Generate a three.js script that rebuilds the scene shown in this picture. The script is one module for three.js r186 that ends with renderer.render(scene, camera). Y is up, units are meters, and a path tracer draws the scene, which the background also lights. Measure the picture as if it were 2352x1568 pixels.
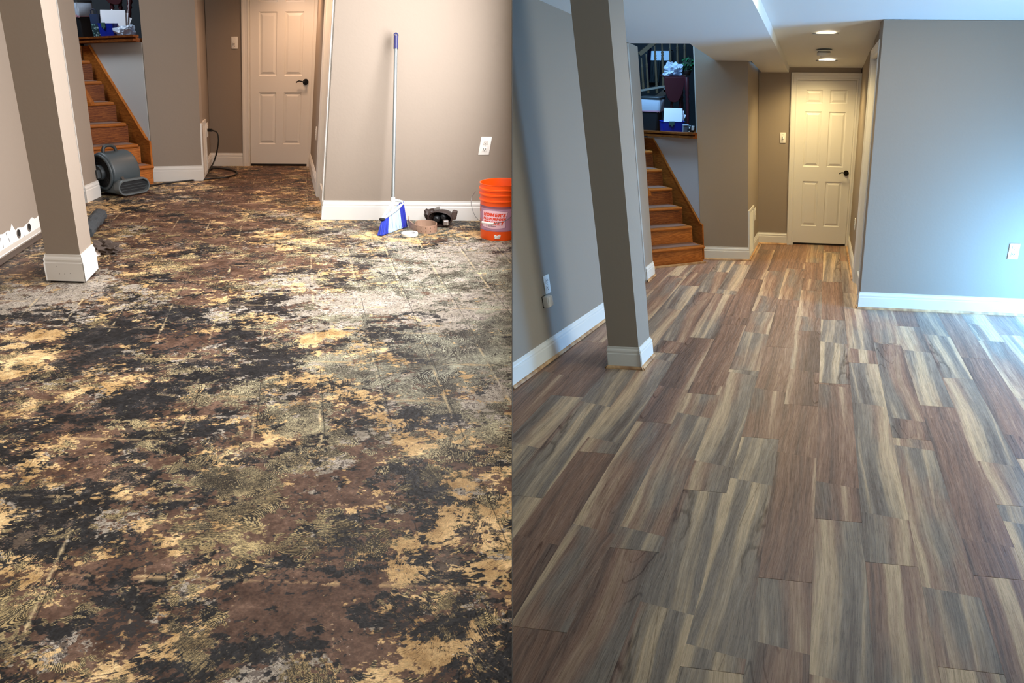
import * as THREE from 'three';
import { RoundedBoxGeometry } from 'three/addons/geometries/RoundedBoxGeometry.js';
import { mergeGeometries, toCreasedNormals, mergeVertices } from 'three/addons/utils/BufferGeometryUtils.js';
import { RectAreaLightUniformsLib } from 'three/addons/lights/RectAreaLightUniformsLib.js';

// The same basement twice, side by side with a thin added dividing wall between the two: on the left the room with its floor
// stripped (its slab lies one metre higher), on the right the room with its new plank floor.  Metres, y up.

// ---------------------------------------------------------------- camera, sky, exposure, daylight and added fill
const scene = new THREE.Scene();
const camera = new THREE.PerspectiveCamera(47.06, 1.5, 0.05, 60);   // eye 2.55 m above the plank floor
camera.position.set(0, 2.55, 0);
camera.rotation.set(THREE.MathUtils.degToRad(-21.75), 0, 0);
const renderer = new THREE.WebGLRenderer({ antialias: true });
renderer.toneMapping = THREE.LinearToneMapping;
renderer.toneMappingExposure = 1.0;
renderer.shadowMap.enabled = true;
scene.background = new THREE.Color(0x000000);
RectAreaLightUniformsLib.init();
const DAY_AND_FILL = {                                                        // daylight by the glazed doors; fill, top and stair entries are added lights
  left: { color: new THREE.Color(0.98, 0.97, 1.0), intensity: 40 },
  leftFill: { color: new THREE.Color(1.0, 0.94, 0.9), intensity: 0.5 },
  leftTopFill: { color: new THREE.Color(1.0, 0.96, 0.93), intensity: 5.0 },
  rightTopFill: { color: new THREE.Color(1.0, 0.9, 0.76), intensity: 3.2 },
  right: { color: new THREE.Color(0.84, 0.96, 0.93), intensity: 10.5 },
  rightLow: { color: new THREE.Color(0.15, 0.48, 1.0), intensity: 95 },
  rightFill: { color: new THREE.Color(0.95, 0.95, 0.9), intensity: 0.15 },
  stairLeftFill: { color: new THREE.Color(0.75, 0.87, 1.0), intensity: 26 },
  stairRightFill: { color: new THREE.Color(0.32, 0.62, 1.0), intensity: 40 },
};
const LAMP = { before: { color: new THREE.Color(1.0, 0.60, 0.36), intensity: 7.5 }, after: { color: new THREE.Color(1.0, 0.76, 0.36), intensity: 9.5 } };
function areaLight(d, w, h, pos, target) {
  const l = new THREE.RectAreaLight(d.color, d.intensity, w, h);
  l.position.set(...pos); l.lookAt(...target); scene.add(l); return l;
}
areaLight(DAY_AND_FILL.left, 1.5, 1.2, [-0.012, 2.65, -5.15], [-3, 2.65, -5.15]);
areaLight(DAY_AND_FILL.leftFill, 2.6, 1.6, [-1.6, 2.9, 1.4], [-1.9, 1.9, -6]);
areaLight(DAY_AND_FILL.leftTopFill, 2.0, 1.4, [-1.3, 3.6, -2.2], [-1.3, 1, -2.21]);  // added overhead fill for the near floor, no fixture here
areaLight(DAY_AND_FILL.rightTopFill, 2.2, 1.4, [2.8, 2.9, -6.0], [2.8, 0, -6.01]);
areaLight(DAY_AND_FILL.right, 1.5, 1.9, [5.34, 1.15, -4.25], [1.0, 1.15, -4.25]);
areaLight(DAY_AND_FILL.rightLow, 0.8, 0.8, [5.34, 0.5, -6.3], [4.0, 0.5, -6.55]);
areaLight(DAY_AND_FILL.rightFill, 3.0, 1.6, [2.6, 2.1, 1.4], [2.2, 1.2, -7]);
areaLight(DAY_AND_FILL.stairLeftFill, 0.9, 0.7, [-5.3, 4.35, -8.7], [-4.4, 2.2, -9.0]);  // added stairwell fill, no source built for it
areaLight(DAY_AND_FILL.stairRightFill, 0.9, 0.7, [1.3, 3.1, -9.3], [2.1, 1.2, -9.5]);

// ---------------------------------------------------------------- measured corners of the two rooms
const BEFORE = {
  left: { x: -1.708, z: -0.2, p: [[-3.307, 1, -3.451], [-3.924, 1, -6.789], [-4.132, 3.578, -7.376], [-3.403, 3.971, -3.353]], w: 2.805, h: [2.549, 2.392] },
  stubFront: { x: -1.984, z: 3.221, p: [[-4.508, 1, -7.505], [-4.085, 1, -7.484], [-3.977, 3.423, -7.542], [-4.443, 3.421, -7.564]], w: 0.45, h: [2.357, 2.357] },
  stubSide: { x: -1.534, z: 3.221, p: [[-4.085, 1, -7.484], [-4.103, 1, -7.779], [-3.998, 3.399, -7.865], [-3.977, 3.423, -7.542]], w: 0.275, h: [2.357, 2.347] },
  post0: { x: -1.077, z: 1.045, p: [[-3.043, 1, -4.949], [-2.808, 1, -4.925], [-2.682, 3.908, -4.97], [-2.96, 3.905, -4.998]], w: 0.236, h: [2.6, 2.6] },
  post1: { x: -0.841, z: 1.035, p: [[-2.808, 1, -4.925], [-2.866, 1, -5.186], [-2.761, 3.898, -5.297], [-2.692, 3.913, -4.988]], w: 0.218, h: [2.6, 2.6] },
  post2: { x: -0.834, z: 1.253, p: [[-2.866, 1, -5.186], [-3.1, 1, -5.21], [-3.013, 3.885, -5.281], [-2.738, 3.887, -5.253]], w: 0.236, h: [2.6, 2.6] },
  post3: { x: -1.07, z: 1.262, p: [[-3.1, 1, -5.21], [-3.043, 1, -4.949], [-2.937, 3.895, -4.959], [-3.004, 3.881, -5.265]], w: 0.218, h: [2.6, 2.6] },
  column: { x: -1.051, z: 4.264, p: [[-3.906, 1, -8.597], [-3.401, 1, -8.658], [-3.118, 4.197, -8.759], [-3.682, 4.199, -8.69]], w: 0.575, h: [3.1, 3.1] },
  ventWall: { x: -0.482, z: 4.345, p: [[-3.401, 1, -8.658], [-3.666, 1, -9.662], [-3.492, 3.218, -9.815], [-3.195, 3.335, -8.734]], w: 0.957, h: [2.33, 2.26] },
  doorWall: { x: -0.496, z: 5.302, p: [[-3.666, 1, -9.662], [-2.45, 1, -9.608], [-2.145, 3.324, -9.679], [-3.454, 3.318, -9.737]], w: 1.334, h: [2.36, 2.36] },
  hallRight: { x: 0.838, z: 5.302, p: [[-2.45, 1, -9.608], [-1.653, 1, -6.772], [-1.282, 3.665, -6.841], [-2.211, 3.348, -9.979]], w: 2.616, h: [2.36, 2.52] },
  right: { x: 0.864, z: 2.687, p: [[-1.653, 1, -6.772], [0, 1, -6.716], [0.56, 3.59, -6.778], [-1.294, 3.582, -6.84]], w: 1.725, h: [2.45, 2.45] },
  steps: [[[-3.824, 1.198, -8.457], [-4.452, 1.199, -7.946], [-4.027, 1.198, -8.633], [-4.654, 1.199, -8.125], [-3.838, 1, -8.451], [-4.46, 1, -7.942]], [[-3.994, 1.399, -8.622], [-4.627, 1.401, -8.112], [-4.197, 1.398, -8.796], [-4.828, 1.4, -8.289], [-4.007, 1.198, -8.615], [-4.634, 1.199, -8.108]], [[-4.164, 1.601, -8.785], [-4.802, 1.605, -8.276], [-4.366, 1.599, -8.958], [-5.003, 1.603, -8.452], [-4.177, 1.398, -8.779], [-4.809, 1.4, -8.272]], [[-4.335, 1.805, -8.947], [-4.976, 1.811, -8.439], [-4.536, 1.803, -9.119], [-5.177, 1.809, -8.613], [-4.347, 1.6, -8.941], [-4.983, 1.604, -8.435]], [[-4.505, 2.011, -9.108], [-5.151, 2.018, -8.6], [-4.706, 2.008, -9.279], [-5.35, 2.015, -8.774], [-4.516, 1.803, -9.102], [-5.157, 1.809, -8.596]], [[-4.675, 2.218, -9.268], [-5.325, 2.227, -8.76], [-4.875, 2.214, -9.437], [-5.524, 2.224, -8.933], [-4.686, 2.008, -9.262], [-5.331, 2.016, -8.757]], [[-4.843, 2.427, -9.43], [-5.497, 2.438, -8.923], [-5.043, 2.422, -9.599], [-5.695, 2.433, -9.094], [-4.854, 2.215, -9.425], [-5.502, 2.224, -8.92]]],
  well: { x: -1.06, z: 4.27, p: [[-3.916, 1, -8.604], [-4.943, 1, -9.441], [-4.899, 2.401, -9.527], [-3.817, 2.424, -8.647]], w: 1.189, h: [1.465, 1.465] },
  cap: [[-3.851, 2.424, -8.627], [-4.884, 2.392, -9.456], [-4.88, 2.457, -9.458], [-3.846, 2.491, -8.629], [-3.729, 2.473, -8.941], [-5.665, 2.43, -10.486], [-5.774, 2.395, -11.85], [-4.104, 2.4, -11.794], [-3.443, 2.468, -9.138]],
  deck: [[-3.859, 2.459, -8.671], [-4.872, 2.426, -9.498], [-5.582, 2.41, -10.081], [-5.955, 2.366, -11.855], [-4.106, 2.371, -11.793], [-3.406, 2.442, -8.98]],
  lamp0: [-1.986, 3.485, -7.472],
  lamp1: [-2.424, 3.309, -9.091],
  wedge: [[-4.422, 2.003, -8.42], [-4.351, 1.845, -8.42], [-4.343, 1.814, -8.42], [-4.462, 1.806, -8.42]],
};
const AFTER = {
  left: { x: -1.624, z: 0.625, p: [[-0.009, 0, -5.418], [1.032, 0, -7.214], [0.663, 2.616, -7.323], [-0.535, 3.002, -5.365]], w: 1.633, h: [2.503, 2.412] },
  stubFront: { x: -1.935, z: 3.209, p: [[1.048, 0, -8.218], [1.462, 0, -8.154], [1.137, 2.423, -8.199], [0.697, 2.424, -8.267]], w: 0.45, h: [2.358, 2.358] },
  stubSide: { x: -1.485, z: 3.209, p: [[1.462, 0, -8.154], [1.579, 0, -8.381], [1.266, 2.381, -8.439], [1.137, 2.423, -8.199]], w: 0.248, h: [2.358, 2.348] },
  post0: { x: -1.074, z: 1.043, p: [[0.801, 0, -5.831], [1.037, 0, -5.802], [0.644, 2.818, -5.826], [0.385, 2.819, -5.859]], w: 0.226, h: [2.42, 2.42] },
  post1: { x: -0.849, z: 1.048, p: [[1.037, 0, -5.802], [1.163, 0, -6.047], [0.79, 2.782, -6.114], [0.646, 2.818, -5.845]], w: 0.214, h: [2.42, 2.42] },
  post2: { x: -0.833, z: 1.262, p: [[1.163, 0, -6.047], [0.93, 0, -6.076], [0.532, 2.783, -6.127], [0.787, 2.781, -6.095]], w: 0.226, h: [2.42, 2.42] },
  post3: { x: -1.059, z: 1.256, p: [[0.93, 0, -6.076], [0.801, 0, -5.831], [0.384, 2.819, -5.843], [0.531, 2.782, -6.111]], w: 0.214, h: [2.42, 2.42] },
  column: { x: -1.094, z: 4.286, p: [[2.26, 0, -9.051], [2.799, 0, -8.991], [2.483, 3.061, -9.077], [1.903, 3.067, -9.142]], w: 0.608, h: [3.1, 3.1] },
  ventWall: { x: -0.486, z: 4.312, p: [[2.799, 0, -8.991], [3.144, 0, -9.785], [2.948, 2.084, -9.886], [2.567, 2.259, -9.057]], w: 0.99, h: [2.33, 2.26] },
  doorWall: { x: -0.479, z: 5.302, p: [[3.144, 0, -9.785], [4.237, 0, -9.613], [4.072, 2.18, -9.67], [2.926, 2.183, -9.85]], w: 1.317, h: [2.36, 2.36] },
  hallRight: { x: 0.838, z: 5.302, p: [[4.237, 0, -9.613], [3.409, 0, -7.275], [3.224, 2.675, -7.356], [4.142, 2.174, -9.836]], w: 2.656, h: [2.36, 2.52] },
  right: { x: 0.851, z: 2.646, p: [[3.409, 0, -7.275], [5.529, 0, -6.977], [5.519, 2.63, -7.032], [3.227, 2.641, -7.355]], w: 2.249, h: [2.49, 2.49] },
  steps: [[[2.244, 0.198, -8.914], [1.311, 0.203, -8.585], [2.153, 0.197, -9.07], [1.225, 0.202, -8.748], [2.267, 0, -8.908], [1.339, 0, -8.581]], [[2.138, 0.396, -9.061], [1.204, 0.406, -8.736], [2.047, 0.393, -9.215], [1.119, 0.403, -8.897], [2.162, 0.197, -9.055], [1.233, 0.202, -8.732]], [[2.032, 0.593, -9.205], [1.097, 0.608, -8.885], [1.942, 0.589, -9.357], [1.013, 0.605, -9.043], [2.056, 0.394, -9.2], [1.127, 0.404, -8.881]], [[1.926, 0.79, -9.347], [0.991, 0.81, -9.03], [1.837, 0.785, -9.497], [0.907, 0.805, -9.186], [1.951, 0.59, -9.343], [1.021, 0.605, -9.027]], [[1.82, 0.986, -9.487], [0.884, 1.012, -9.174], [1.732, 0.98, -9.635], [0.802, 1.005, -9.327], [1.845, 0.785, -9.483], [0.915, 0.806, -9.171]], [[1.714, 1.182, -9.625], [0.779, 1.212, -9.314], [1.627, 1.174, -9.771], [0.697, 1.204, -9.465], [1.74, 0.98, -9.621], [0.809, 1.006, -9.312]], [[1.613, 1.376, -9.763], [0.678, 1.412, -9.455], [1.527, 1.367, -9.907], [0.597, 1.402, -9.604], [1.64, 1.174, -9.759], [0.709, 1.205, -9.453]]],
  well: { x: -1.06, z: 4.27, p: [[2.283, 0, -9.033], [1.795, 0, -9.771], [1.622, 1.347, -9.832], [2.121, 1.396, -9.071]], w: 1.189, h: [1.465, 1.465] },
  cap: [[2.077, 1.397, -9.059], [1.597, 1.342, -9.787], [1.589, 1.404, -9.788], [2.069, 1.461, -9.061], [2.368, 1.431, -9.285], [1.472, 1.345, -10.6], [2.155, 1.267, -11.518], [3.597, 1.264, -11.304], [2.753, 1.417, -9.403]],
  deck: [[2.089, 1.429, -9.094], [1.627, 1.373, -9.816], [1.313, 1.342, -10.309], [2.002, 1.242, -11.54], [3.599, 1.238, -11.303], [2.702, 1.397, -9.28]],
  soffit: [[3.296, 2.058, -9.842], [1.433, 2.934, -5.587], [-0.488, 2.93, -5.726], [0.892, 2.418, -8.257], [1.727, 2.415, -8.16], [2.22, 2.227, -9.092], [2.621, 2.216, -9.091], [2.983, 2.059, -9.887]],
  ceil: [[3.265, 2.115, -9.848], [1.893, 2.805, -6.726], [5.421, 2.793, -6.151], [5.605, 2.603, -7.031], [3.355, 2.61, -7.412], [4.152, 2.112, -9.715]],
  lamp0: [2.97, 2.505, -7.976],
  lamp1: [3.508, 2.221, -9.279],
  smoke: [3.256, 2.343, -8.718],
  wedge: [[1.5, 0.947, -8.86], [1.572, 0.824, -8.86], [1.584, 0.79, -8.86], [1.51, 0.785, -8.86]],
};
const GOODS = {
  binB: [-5.066, 2.42, -9.95, 0.377, 0.44],
  toteB: [-4.67, 2.444, -9.5, 0.094, 0.255],
  boxB: [-4.524, 2.463, -9.5, 0.202, 0.141],
  papB: [-4.444, 2.59, -9.5, 0.343, 0.149],
  bagB: [-4.185, 2.475, -9.15, 0.194, 0.119],
  legsB: [[-4.776, 2.703, -10.1], [-4.674, 2.722, -10.1], [-4.559, 2.617, -10.1], [-4.749, 2.846, -10.1], [-4.651, 2.846, -10.1], [-4.522, 2.903, -10.1]],
  backB: [-5.633, 2.254, -11.3, 1.296, 0.962],
  binA: [1.737, 1.331, -10.15, 0.357, 0.436],
  boxA: [1.927, 1.384, -9.75, 0.269, 0.133],
  papA: [1.954, 1.507, -9.75, 0.268, 0.152],
  caseA: [2.031, 1.42, -9.45, 0.066, 0.089],
  pouchA: [2.086, 1.426, -9.4, 0.086, 0.089],
  tableA: [[1.903, 1.953, -10.3], [2.165, 2.015, -10.3], [2.311, 2.02, -10.3], [2.155, 2.005, -10.3], [2.064, 1.708, -10.3], [2.035, 1.561, -10.35], [2.145, 1.571, -10.35], [2.23, 1.437, -10.2], [2.023, 1.72, -10.35], [2.127, 1.72, -10.35], [2.162, 1.99, -10.2]],
  tbagA: [1.985, 1.972, -10.25, 0.206, 0.158],
  plantA: [2.18, 2.01, -10.4, 0.197, 0.211],
  spin: [[[1.739, 2.179, -11.2], [1.793, 1.783, -11.2]], [[1.8, 2.234, -11.2], [1.862, 1.732, -11.2]], [[1.901, 2.387, -11.2], [1.981, 1.732, -11.2]], [[1.997, 2.42, -11.2], [2.065, 1.794, -11.2]], [[2.1, 2.442, -11.2], [2.156, 1.924, -11.2]], [[2.197, 2.463, -11.2], [2.251, 1.924, -11.2]], [[2.294, 2.485, -11.2], [2.346, 1.924, -11.2]]],
  rail: [[1.707, 2.229, -11.2], [1.884, 2.371, -11.2], [1.747, 1.766, -11.2], [2.081, 1.822, -11.2], [2.002, 1.686, -11.2], [2.137, 1.788, -11.2]],
  winA: [2.18, 2.106, -12, 0.339, 0.147],
  curtA: [2.103, 1.807, -12, 0.159, 0.311],
  navyA: [2.007, 1.852, -11.95, 0.05, 0.432],
  backA: [2.433, 0.91, -12.3, 1.604, 1.908],
  blower: [[-3.891, 1, -7.845], [-4.11, 1, -7.757], [-3.679, 1, -7.89]],
  broom: { bl: [-1.067, 1, -6.16], br: [-0.895, 1, -6.487], top: [-0.922, 2.511, -6.7], neck: null },
  tape: [[-0.825, 1, -6.188], [-0.892, 1, -6.188], [-0.759, 1, -6.188]],
  belt: [[-0.889, 1, -6.503], [-0.865, 1, -6.395], [-0.786, 1, -6.275], [-0.737, 1, -6.246], [-0.677, 1, -6.246], [-0.625, 1, -6.305], [-0.633, 1, -6.395], [-0.673, 1, -6.472], [-0.737, 1, -6.487], [-0.783, 1, -6.472], [-0.705, 1, -6.535], [-0.696, 1, -6.631]],
  pouch: [[-0.615, 1, -6.472], [-0.702, 1, -6.503], [-0.534, 1, -6.566]],
  bucket: [[-0.273, 1, -6.16], [-0.089, 1, -6.034], [-0.233, 1.444, -6]],
  roll: [[-3.385, 1, -6.09], [-3.584, 1, -6.746]],
  debris: [-3.017, 1, -5.648],
  scrap: [-3.022, 1, -5.599],
  cord: [[-3.518, 1, -9.148], [-3.554, 1, -9.421], [-3.377, 1, -9.359], [-3.171, 1, -9.119], [-3.175, 1, -8.834], [-3.356, 1, -8.725], [-3.583, 1, -8.566], [-3.756, 1, -8.412], [-3.856, 1, -8.215], [-3.896, 1, -8.119]],
  cordUp: [[-3.51, 1.457, -9.35], [-3.47, 1.452, -9.35], [-3.427, 1.432, -9.35], [-3.417, 1.363, -9.35], [-3.442, 1.254, -9.35], [-3.504, 1.103, -9.35], [-3.577, 0.986, -9.35]],
};
const ROWS = [
  [-1.576, -2.558, 2.137, -10.064],
  [-1.307, -2.518, 2.322, -10.035],
  [-1.038, -2.479, 2.507, -10.006],
  [-0.769, -2.439, 2.692, -9.977],
  [-0.5, -2.399, 2.877, -9.948],
  [-0.232, -2.359, 3.062, -9.918],
  [0.037, -2.319, 3.246, -9.889],
  [0.305, -2.279, 3.431, -9.86],
  [0.573, -2.24, 3.616, -9.831],
  [0.841, -2.2, 3.8, -9.802],
  [1.109, -2.16, 3.985, -9.773],
  [1.377, -2.12, 4.169, -9.744],
  [1.644, -2.081, 4.353, -9.715],
  [1.912, -2.041, 3.73, -7.334],
  [2.179, -2.001, 3.939, -7.302],
  [2.446, -1.962, 4.149, -7.269],
  [2.713, -1.922, 4.358, -7.237],
  [2.979, -1.883, 4.568, -7.205],
  [3.246, -1.843, 4.777, -7.172],
  [3.512, -1.804, 4.986, -7.14],
  [3.778, -1.764, 5.195, -7.108],
  [4.045, -1.725, 5.404, -7.075],
  [4.31, -1.685, 5.613, -7.043],
];
const JOINTS = [
  [-2.946, -4.971, -6.678, -8.138, -9.4],
  [-4.652, -6.405, -7.9, -9.192],
  [-3.359, -5.31, -6.961, -8.376, -9.603],
  [-3.963, -6.19, -8.022, -9.292],
  [-4.471, -6.153, -8.529, -9.732],
  [-2.865, -4.892, -6.495, -7.733, -8.827],
  [-3.452, -5.347, -6.831, -8.254, -9.488],
  [-4.016, -5.79, -7.188, -8.56, -9.752],
  [-2.618, -4.667, -6.279, -7.547, -8.656],
  [-3.208, -5.159, -6.664, -7.848, -8.901],
  [-3.717, -5.534, -6.958, -8.15, -9.388],
  [-3.331, -5.93, -7.265, -8.617],
  [-2.616, -4.651, -6.37],
  [-3.223, -5.138, -6.782],
  [-3.857, -5.628, -7.199],
  [-2.302, -4.377, -6.032],
  [-2.712, -4.717, -6.414],
  [-2.918, -4.888, -6.557],
  [-3.65, -5.502],
  [-2.269, -4.335, -6.08],
  [-3.038, -4.979, -6.626],
  [-3.758, -5.584],
];
const STAINS = [
  ['K', -1.57, -4.33, 0.23, 0.23, 1], ['K', -2.42, -4.92, 0.17, 0.19, 1], ['K', -1.99, -4.48, 0.16, 0.2, 1], ['K', -2.03, -4.04, 0.29, 0.27, 1],
  ['K', -2.24, -3.97, 0.14, 0.16, 1], ['K', -2.13, -3.56, 0.13, 0.12, 1], ['K', -1.69, -3.61, 0.17, 0.16, 1], ['K', -1.75, -3.26, 0.12, 0.13, 1],
  ['K', -1.59, -3.26, 0.1, 0.1, 1], ['K', -1.38, -3.45, 0.13, 0.11, 1], ['K', -1.51, -3.97, 0.14, 0.16, 1], ['K', -1.21, -3.45, 0.13, 0.13, 1],
  ['K', -1.73, -3.04, 0.15, 0.09, 1], ['K', -2.02, -2.88, 0.11, 0.13, 1], ['K', -1.63, -3.12, 0.1, 0.11, 1], ['K', -1.3, -2.84, 0.11, 0.11, 1],
  ['K', -1.58, -2.36, 0.14, 0.12, 1], ['K', -1.54, -2.48, 0.1, 0.07, 1], ['K', -1.6, -2.16, 0.11, 0.07, 1], ['K', -1.43, -2.14, 0.14, 0.09, 1],
  ['K', -1.2, -1.92, 0.08, 0.07, 1], ['K', -1.07, -1.84, 0.06, 0.06, 1], ['K', -1.21, -1.74, 0.07, 0.06, 1], ['K', -0.9, -1.9, 0.03, 0.09, 1],
  ['K', -0.4, -2.57, 0.08, 0.09, 1], ['K', -0.3, -2.31, 0.09, 0.13, 1], ['K', -0.48, -2.21, 0.09, 0.06, 1], ['K', -0.19, -2.02, 0.05, 0.13, 1],
  ['K', -0.11, -1.82, 0.03, 0.11, 1], ['K', -0.45, -1.98, 0.04, 0.07, 1], ['K', -1.49, -4.56, 0.11, 0.12, 1], ['K', -1.07, -4.92, 0.11, 0.11, 1],
  ['K', -0.66, -4.04, 0.14, 0.13, 1], ['K', -0.5, -3.85, 0.09, 0.15, 1], ['K', -1.22, -3.79, 0.14, 0.17, 1], ['K', -0.33, -3.04, 0.11, 0.12, 1],
  ['K', -0.61, -1.67, 0.02, 0.05, 1], ['K', -2.69, -4.33, 0.26, 0.19, 1], ['K', -0.98, -3.35, 0.08, 0.07, 1], ['B', -1.96, -5.01, 0.29, 0.25, 1],
  ['B', -1.72, -3.79, 0.14, 0.13, 1], ['B', -1.67, -2.88, 0.09, 0.19, 1], ['B', -1.74, -3.97, 0.14, 0.14, 1], ['B', -1.92, -5.44, 0.37, 0.28, 1],
  ['B', -0.76, -2.36, 0.12, 0.17, 1], ['B', -0.83, -2.16, 0.11, 0.1, 1], ['B', -0.67, -1.81, 0.1, 0.11, 1], ['B', -0.55, -1.84, 0.08, 0.11, 1],
  ['B', -0.55, -1.72, 0.12, 0.1, 1], ['B', -0.54, -2.7, 0.06, 0.1, 1], ['B', -1.14, -2, 0.08, 0.07, 1], ['B', -1.05, -1.75, 0.05, 0.09, 1],
  ['B', -0.78, -1.77, 0.07, 0.11, 1], ['B', -1.26, -2.02, 0.11, 0.03, 1], ['B', -1.64, -2.57, 0.15, 0.06, 1], ['B', -1.91, -3, 0.11, 0.1, 1],
  ['B', -2.57, -6.35, 0.5, 0.38, 1], ['B', -2.61, -7.59, 0.51, 0.52, 1], ['B', -2.79, -8.78, 0.53, 0.69, 1], ['B', -3.25, -6.83, 0.23, 0.31, 1],
  ['B', -0.41, -1.9, 0.08, 0.08, 1], ['B', -3.36, -5.22, 0.12, 0.16, 1], ['B', -0.56, -2.42, 0.09, 0.06, 1], ['B', -1.89, -4.56, 0.19, 0.17, 1],
  ['O', -1.83, -2.51, 0.07, 0.11, 1], ['O', -1.73, -2.28, 0.04, 0.07, 1], ['O', -2.14, -3.1, 0.09, 0.09, 1], ['O', -2.01, -3, 0.06, 0.04, 1],
  ['O', -1.33, -1.64, 0.03, 0.05, 1], ['O', -0.96, -1.81, 0.04, 0.05, 1], ['O', -0.94, -1.61, 0.03, 0.06, 1], ['O', -1.01, -2.31, 0.04, 0.08, 1],
  ['O', -1.04, -3, 0.08, 0.14, 1], ['O', -0.9, -3.4, 0.12, 0.11, 1], ['O', -0.97, -3.91, 0.12, 0.11, 1], ['O', -1.35, -5.11, 0.12, 0.18, 1],
  ['O', -0.9, -4.92, 0.09, 0.17, 1], ['O', -0.74, -3.79, 0.09, 0.13, 1], ['O', -0.58, -3.04, 0.08, 0.07, 1], ['O', -0.66, -3.33, 0.08, 0.12, 1],
  ['O', -0.81, -3.17, 0.1, 0.11, 1], ['O', -0.44, -2.45, 0.04, 0.07, 1], ['O', -0.51, -2.39, 0.03, 0.06, 1], ['O', -0.18, -2.45, 0.06, 0.07, 1],
  ['O', -0.29, -2, 0.06, 0.1, 1], ['O', -0.51, -1.81, 0.04, 0.09, 1], ['O', -0.23, -1.67, 0.06, 0.06, 1], ['O', -0.08, -2.23, 0.05, 0.13, 1],
  ['O', -0.04, -1.68, 0.06, 0.06, 1], ['O', -0.06, -1.98, 0.05, 0.1, 1], ['O', -1.61, -5.93, 0.14, 0.16, 1], ['O', -1.96, -6.2, 0.14, 0.17, 1],
  ['O', -2.54, -3.79, 0.14, 0.27, 1], ['O', -2.43, -3.45, 0.07, 0.23, 1], ['O', -2.01, -4.14, 0.03, 0.04, 1], ['O', -2.63, -4.18, 0.05, 0.06, 1],
  ['O', -3.61, -8.39, 0.28, 0.2, 1], ['O', -3.73, -7.19, 0.24, 0.23, 1], ['O', -0.42, -2.84, 0.05, 0.09, 1], ['O', -0.19, -2.28, 0.04, 0.08, 1],
  ['O', -2.36, -7.91, 0.26, 0.18, 1], ['O', -0.97, -6.2, 0.28, 0.17, 1], ['O', -0.48, -6.28, 0.21, 0.12, 1], ['O', -3.23, -5.55, 0.25, 0.14, 1],
  ['G', -1.23, -2.54, 0.16, 0.14, 1], ['G', -0.97, -2.42, 0.13, 0.17, 1], ['G', -1.02, -2.18, 0.17, 0.13, 1], ['G', -0.85, -2.07, 0.1, 0.11, 1],
  ['G', -1.35, -1.81, 0.09, 0.09, 1], ['G', -1.44, -1.84, 0.06, 0.08, 1], ['G', -0.82, -2.7, 0.14, 0.17, 1], ['G', -0.63, -2.05, 0.12, 0.07, 1],
  ['G', -0.97, -2.96, 0.11, 0.1, 1], ['G', -0.41, -2.23, 0.07, 0.13, 1], ['G', -0.31, -3.79, 0.27, 0.3, 1], ['G', -0.27, -4.92, 0.29, 0.57, 1],
  ['G', -0.68, -5.22, 0.3, 0.42, 1], ['G', -1.27, -3.26, 0.16, 0.09, 1], ['G', -1.17, -1.81, 0.05, 0.07, 1], ['G', -0.88, -1.67, 0.04, 0.08, 1],
  ['G', -0.36, -3.35, 0.16, 0.15, 1], ['G', -0.11, -4.04, 0.14, 0.41, 1], ['G', -3.16, -6.13, 0.09, 0.35, 1], ['G', -0.22, -1.81, 0.05, 0.09, 1],
  ['G', -0.58, -2.21, 0.09, 0.1, 1], ['G', -0.29, -2.74, 0.1, 0.14, 1], ['W', -2.8, -4.56, 0.4, 0.29, 1.3], ['W', -2.72, -4.87, 0.1, 0.23, 1.3],
  ['W', -3.04, -4.56, 0.19, 0.33, 1.3], ['W', -1.2, -4.48, 0.29, 0.18, 1.3], ['W', -1.62, -4.33, 0.15, 0.15, 1.3], ['W', -0.46, -4.48, 0.29, 0.4, 1.3],
  ['W', -0.19, -4.33, 0.2, 0.38, 1.3], ['W', -0.12, -3.56, 0.11, 0.27, 1.3], ['W', -0.74, -4.56, 0.21, 0.21, 1.3], ['W', -1.47, -4.92, 0.17, 0.17, 1.3],
  ['W', -1, -4.04, 0.17, 0.1, 1.3], ['W', -0.71, -2.54, 0.08, 0.12, 1.3], ['W', -0.55, -5.44, 0.37, 0.4, 1.3], ['W', -0.24, -5.55, 0.25, 0.47, 1.3],
  ['W', -2.64, -4.14, 0.17, 0.11, 1.3], ['W', -2.38, -4.83, 0.11, 0.07, 1.3], ['W', -0.11, -3.12, 0.08, 0.17, 1.3], ['W', -0.88, -4.48, 0.21, 0.2, 1.3],
  ['W', -2.9, -4.92, 0.17, 0.09, 1.3], ['W', -0.71, -1.54, 0.08, 0.02, 1.3], ['W', -3.15, -6.63, 0.1, 0.16, 1.3], ['W', -3.12, -6.28, 0.09, 0.18, 1.3],
  ['W', -3.08, -5.93, 0.09, 0.16, 1.3],
];

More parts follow.
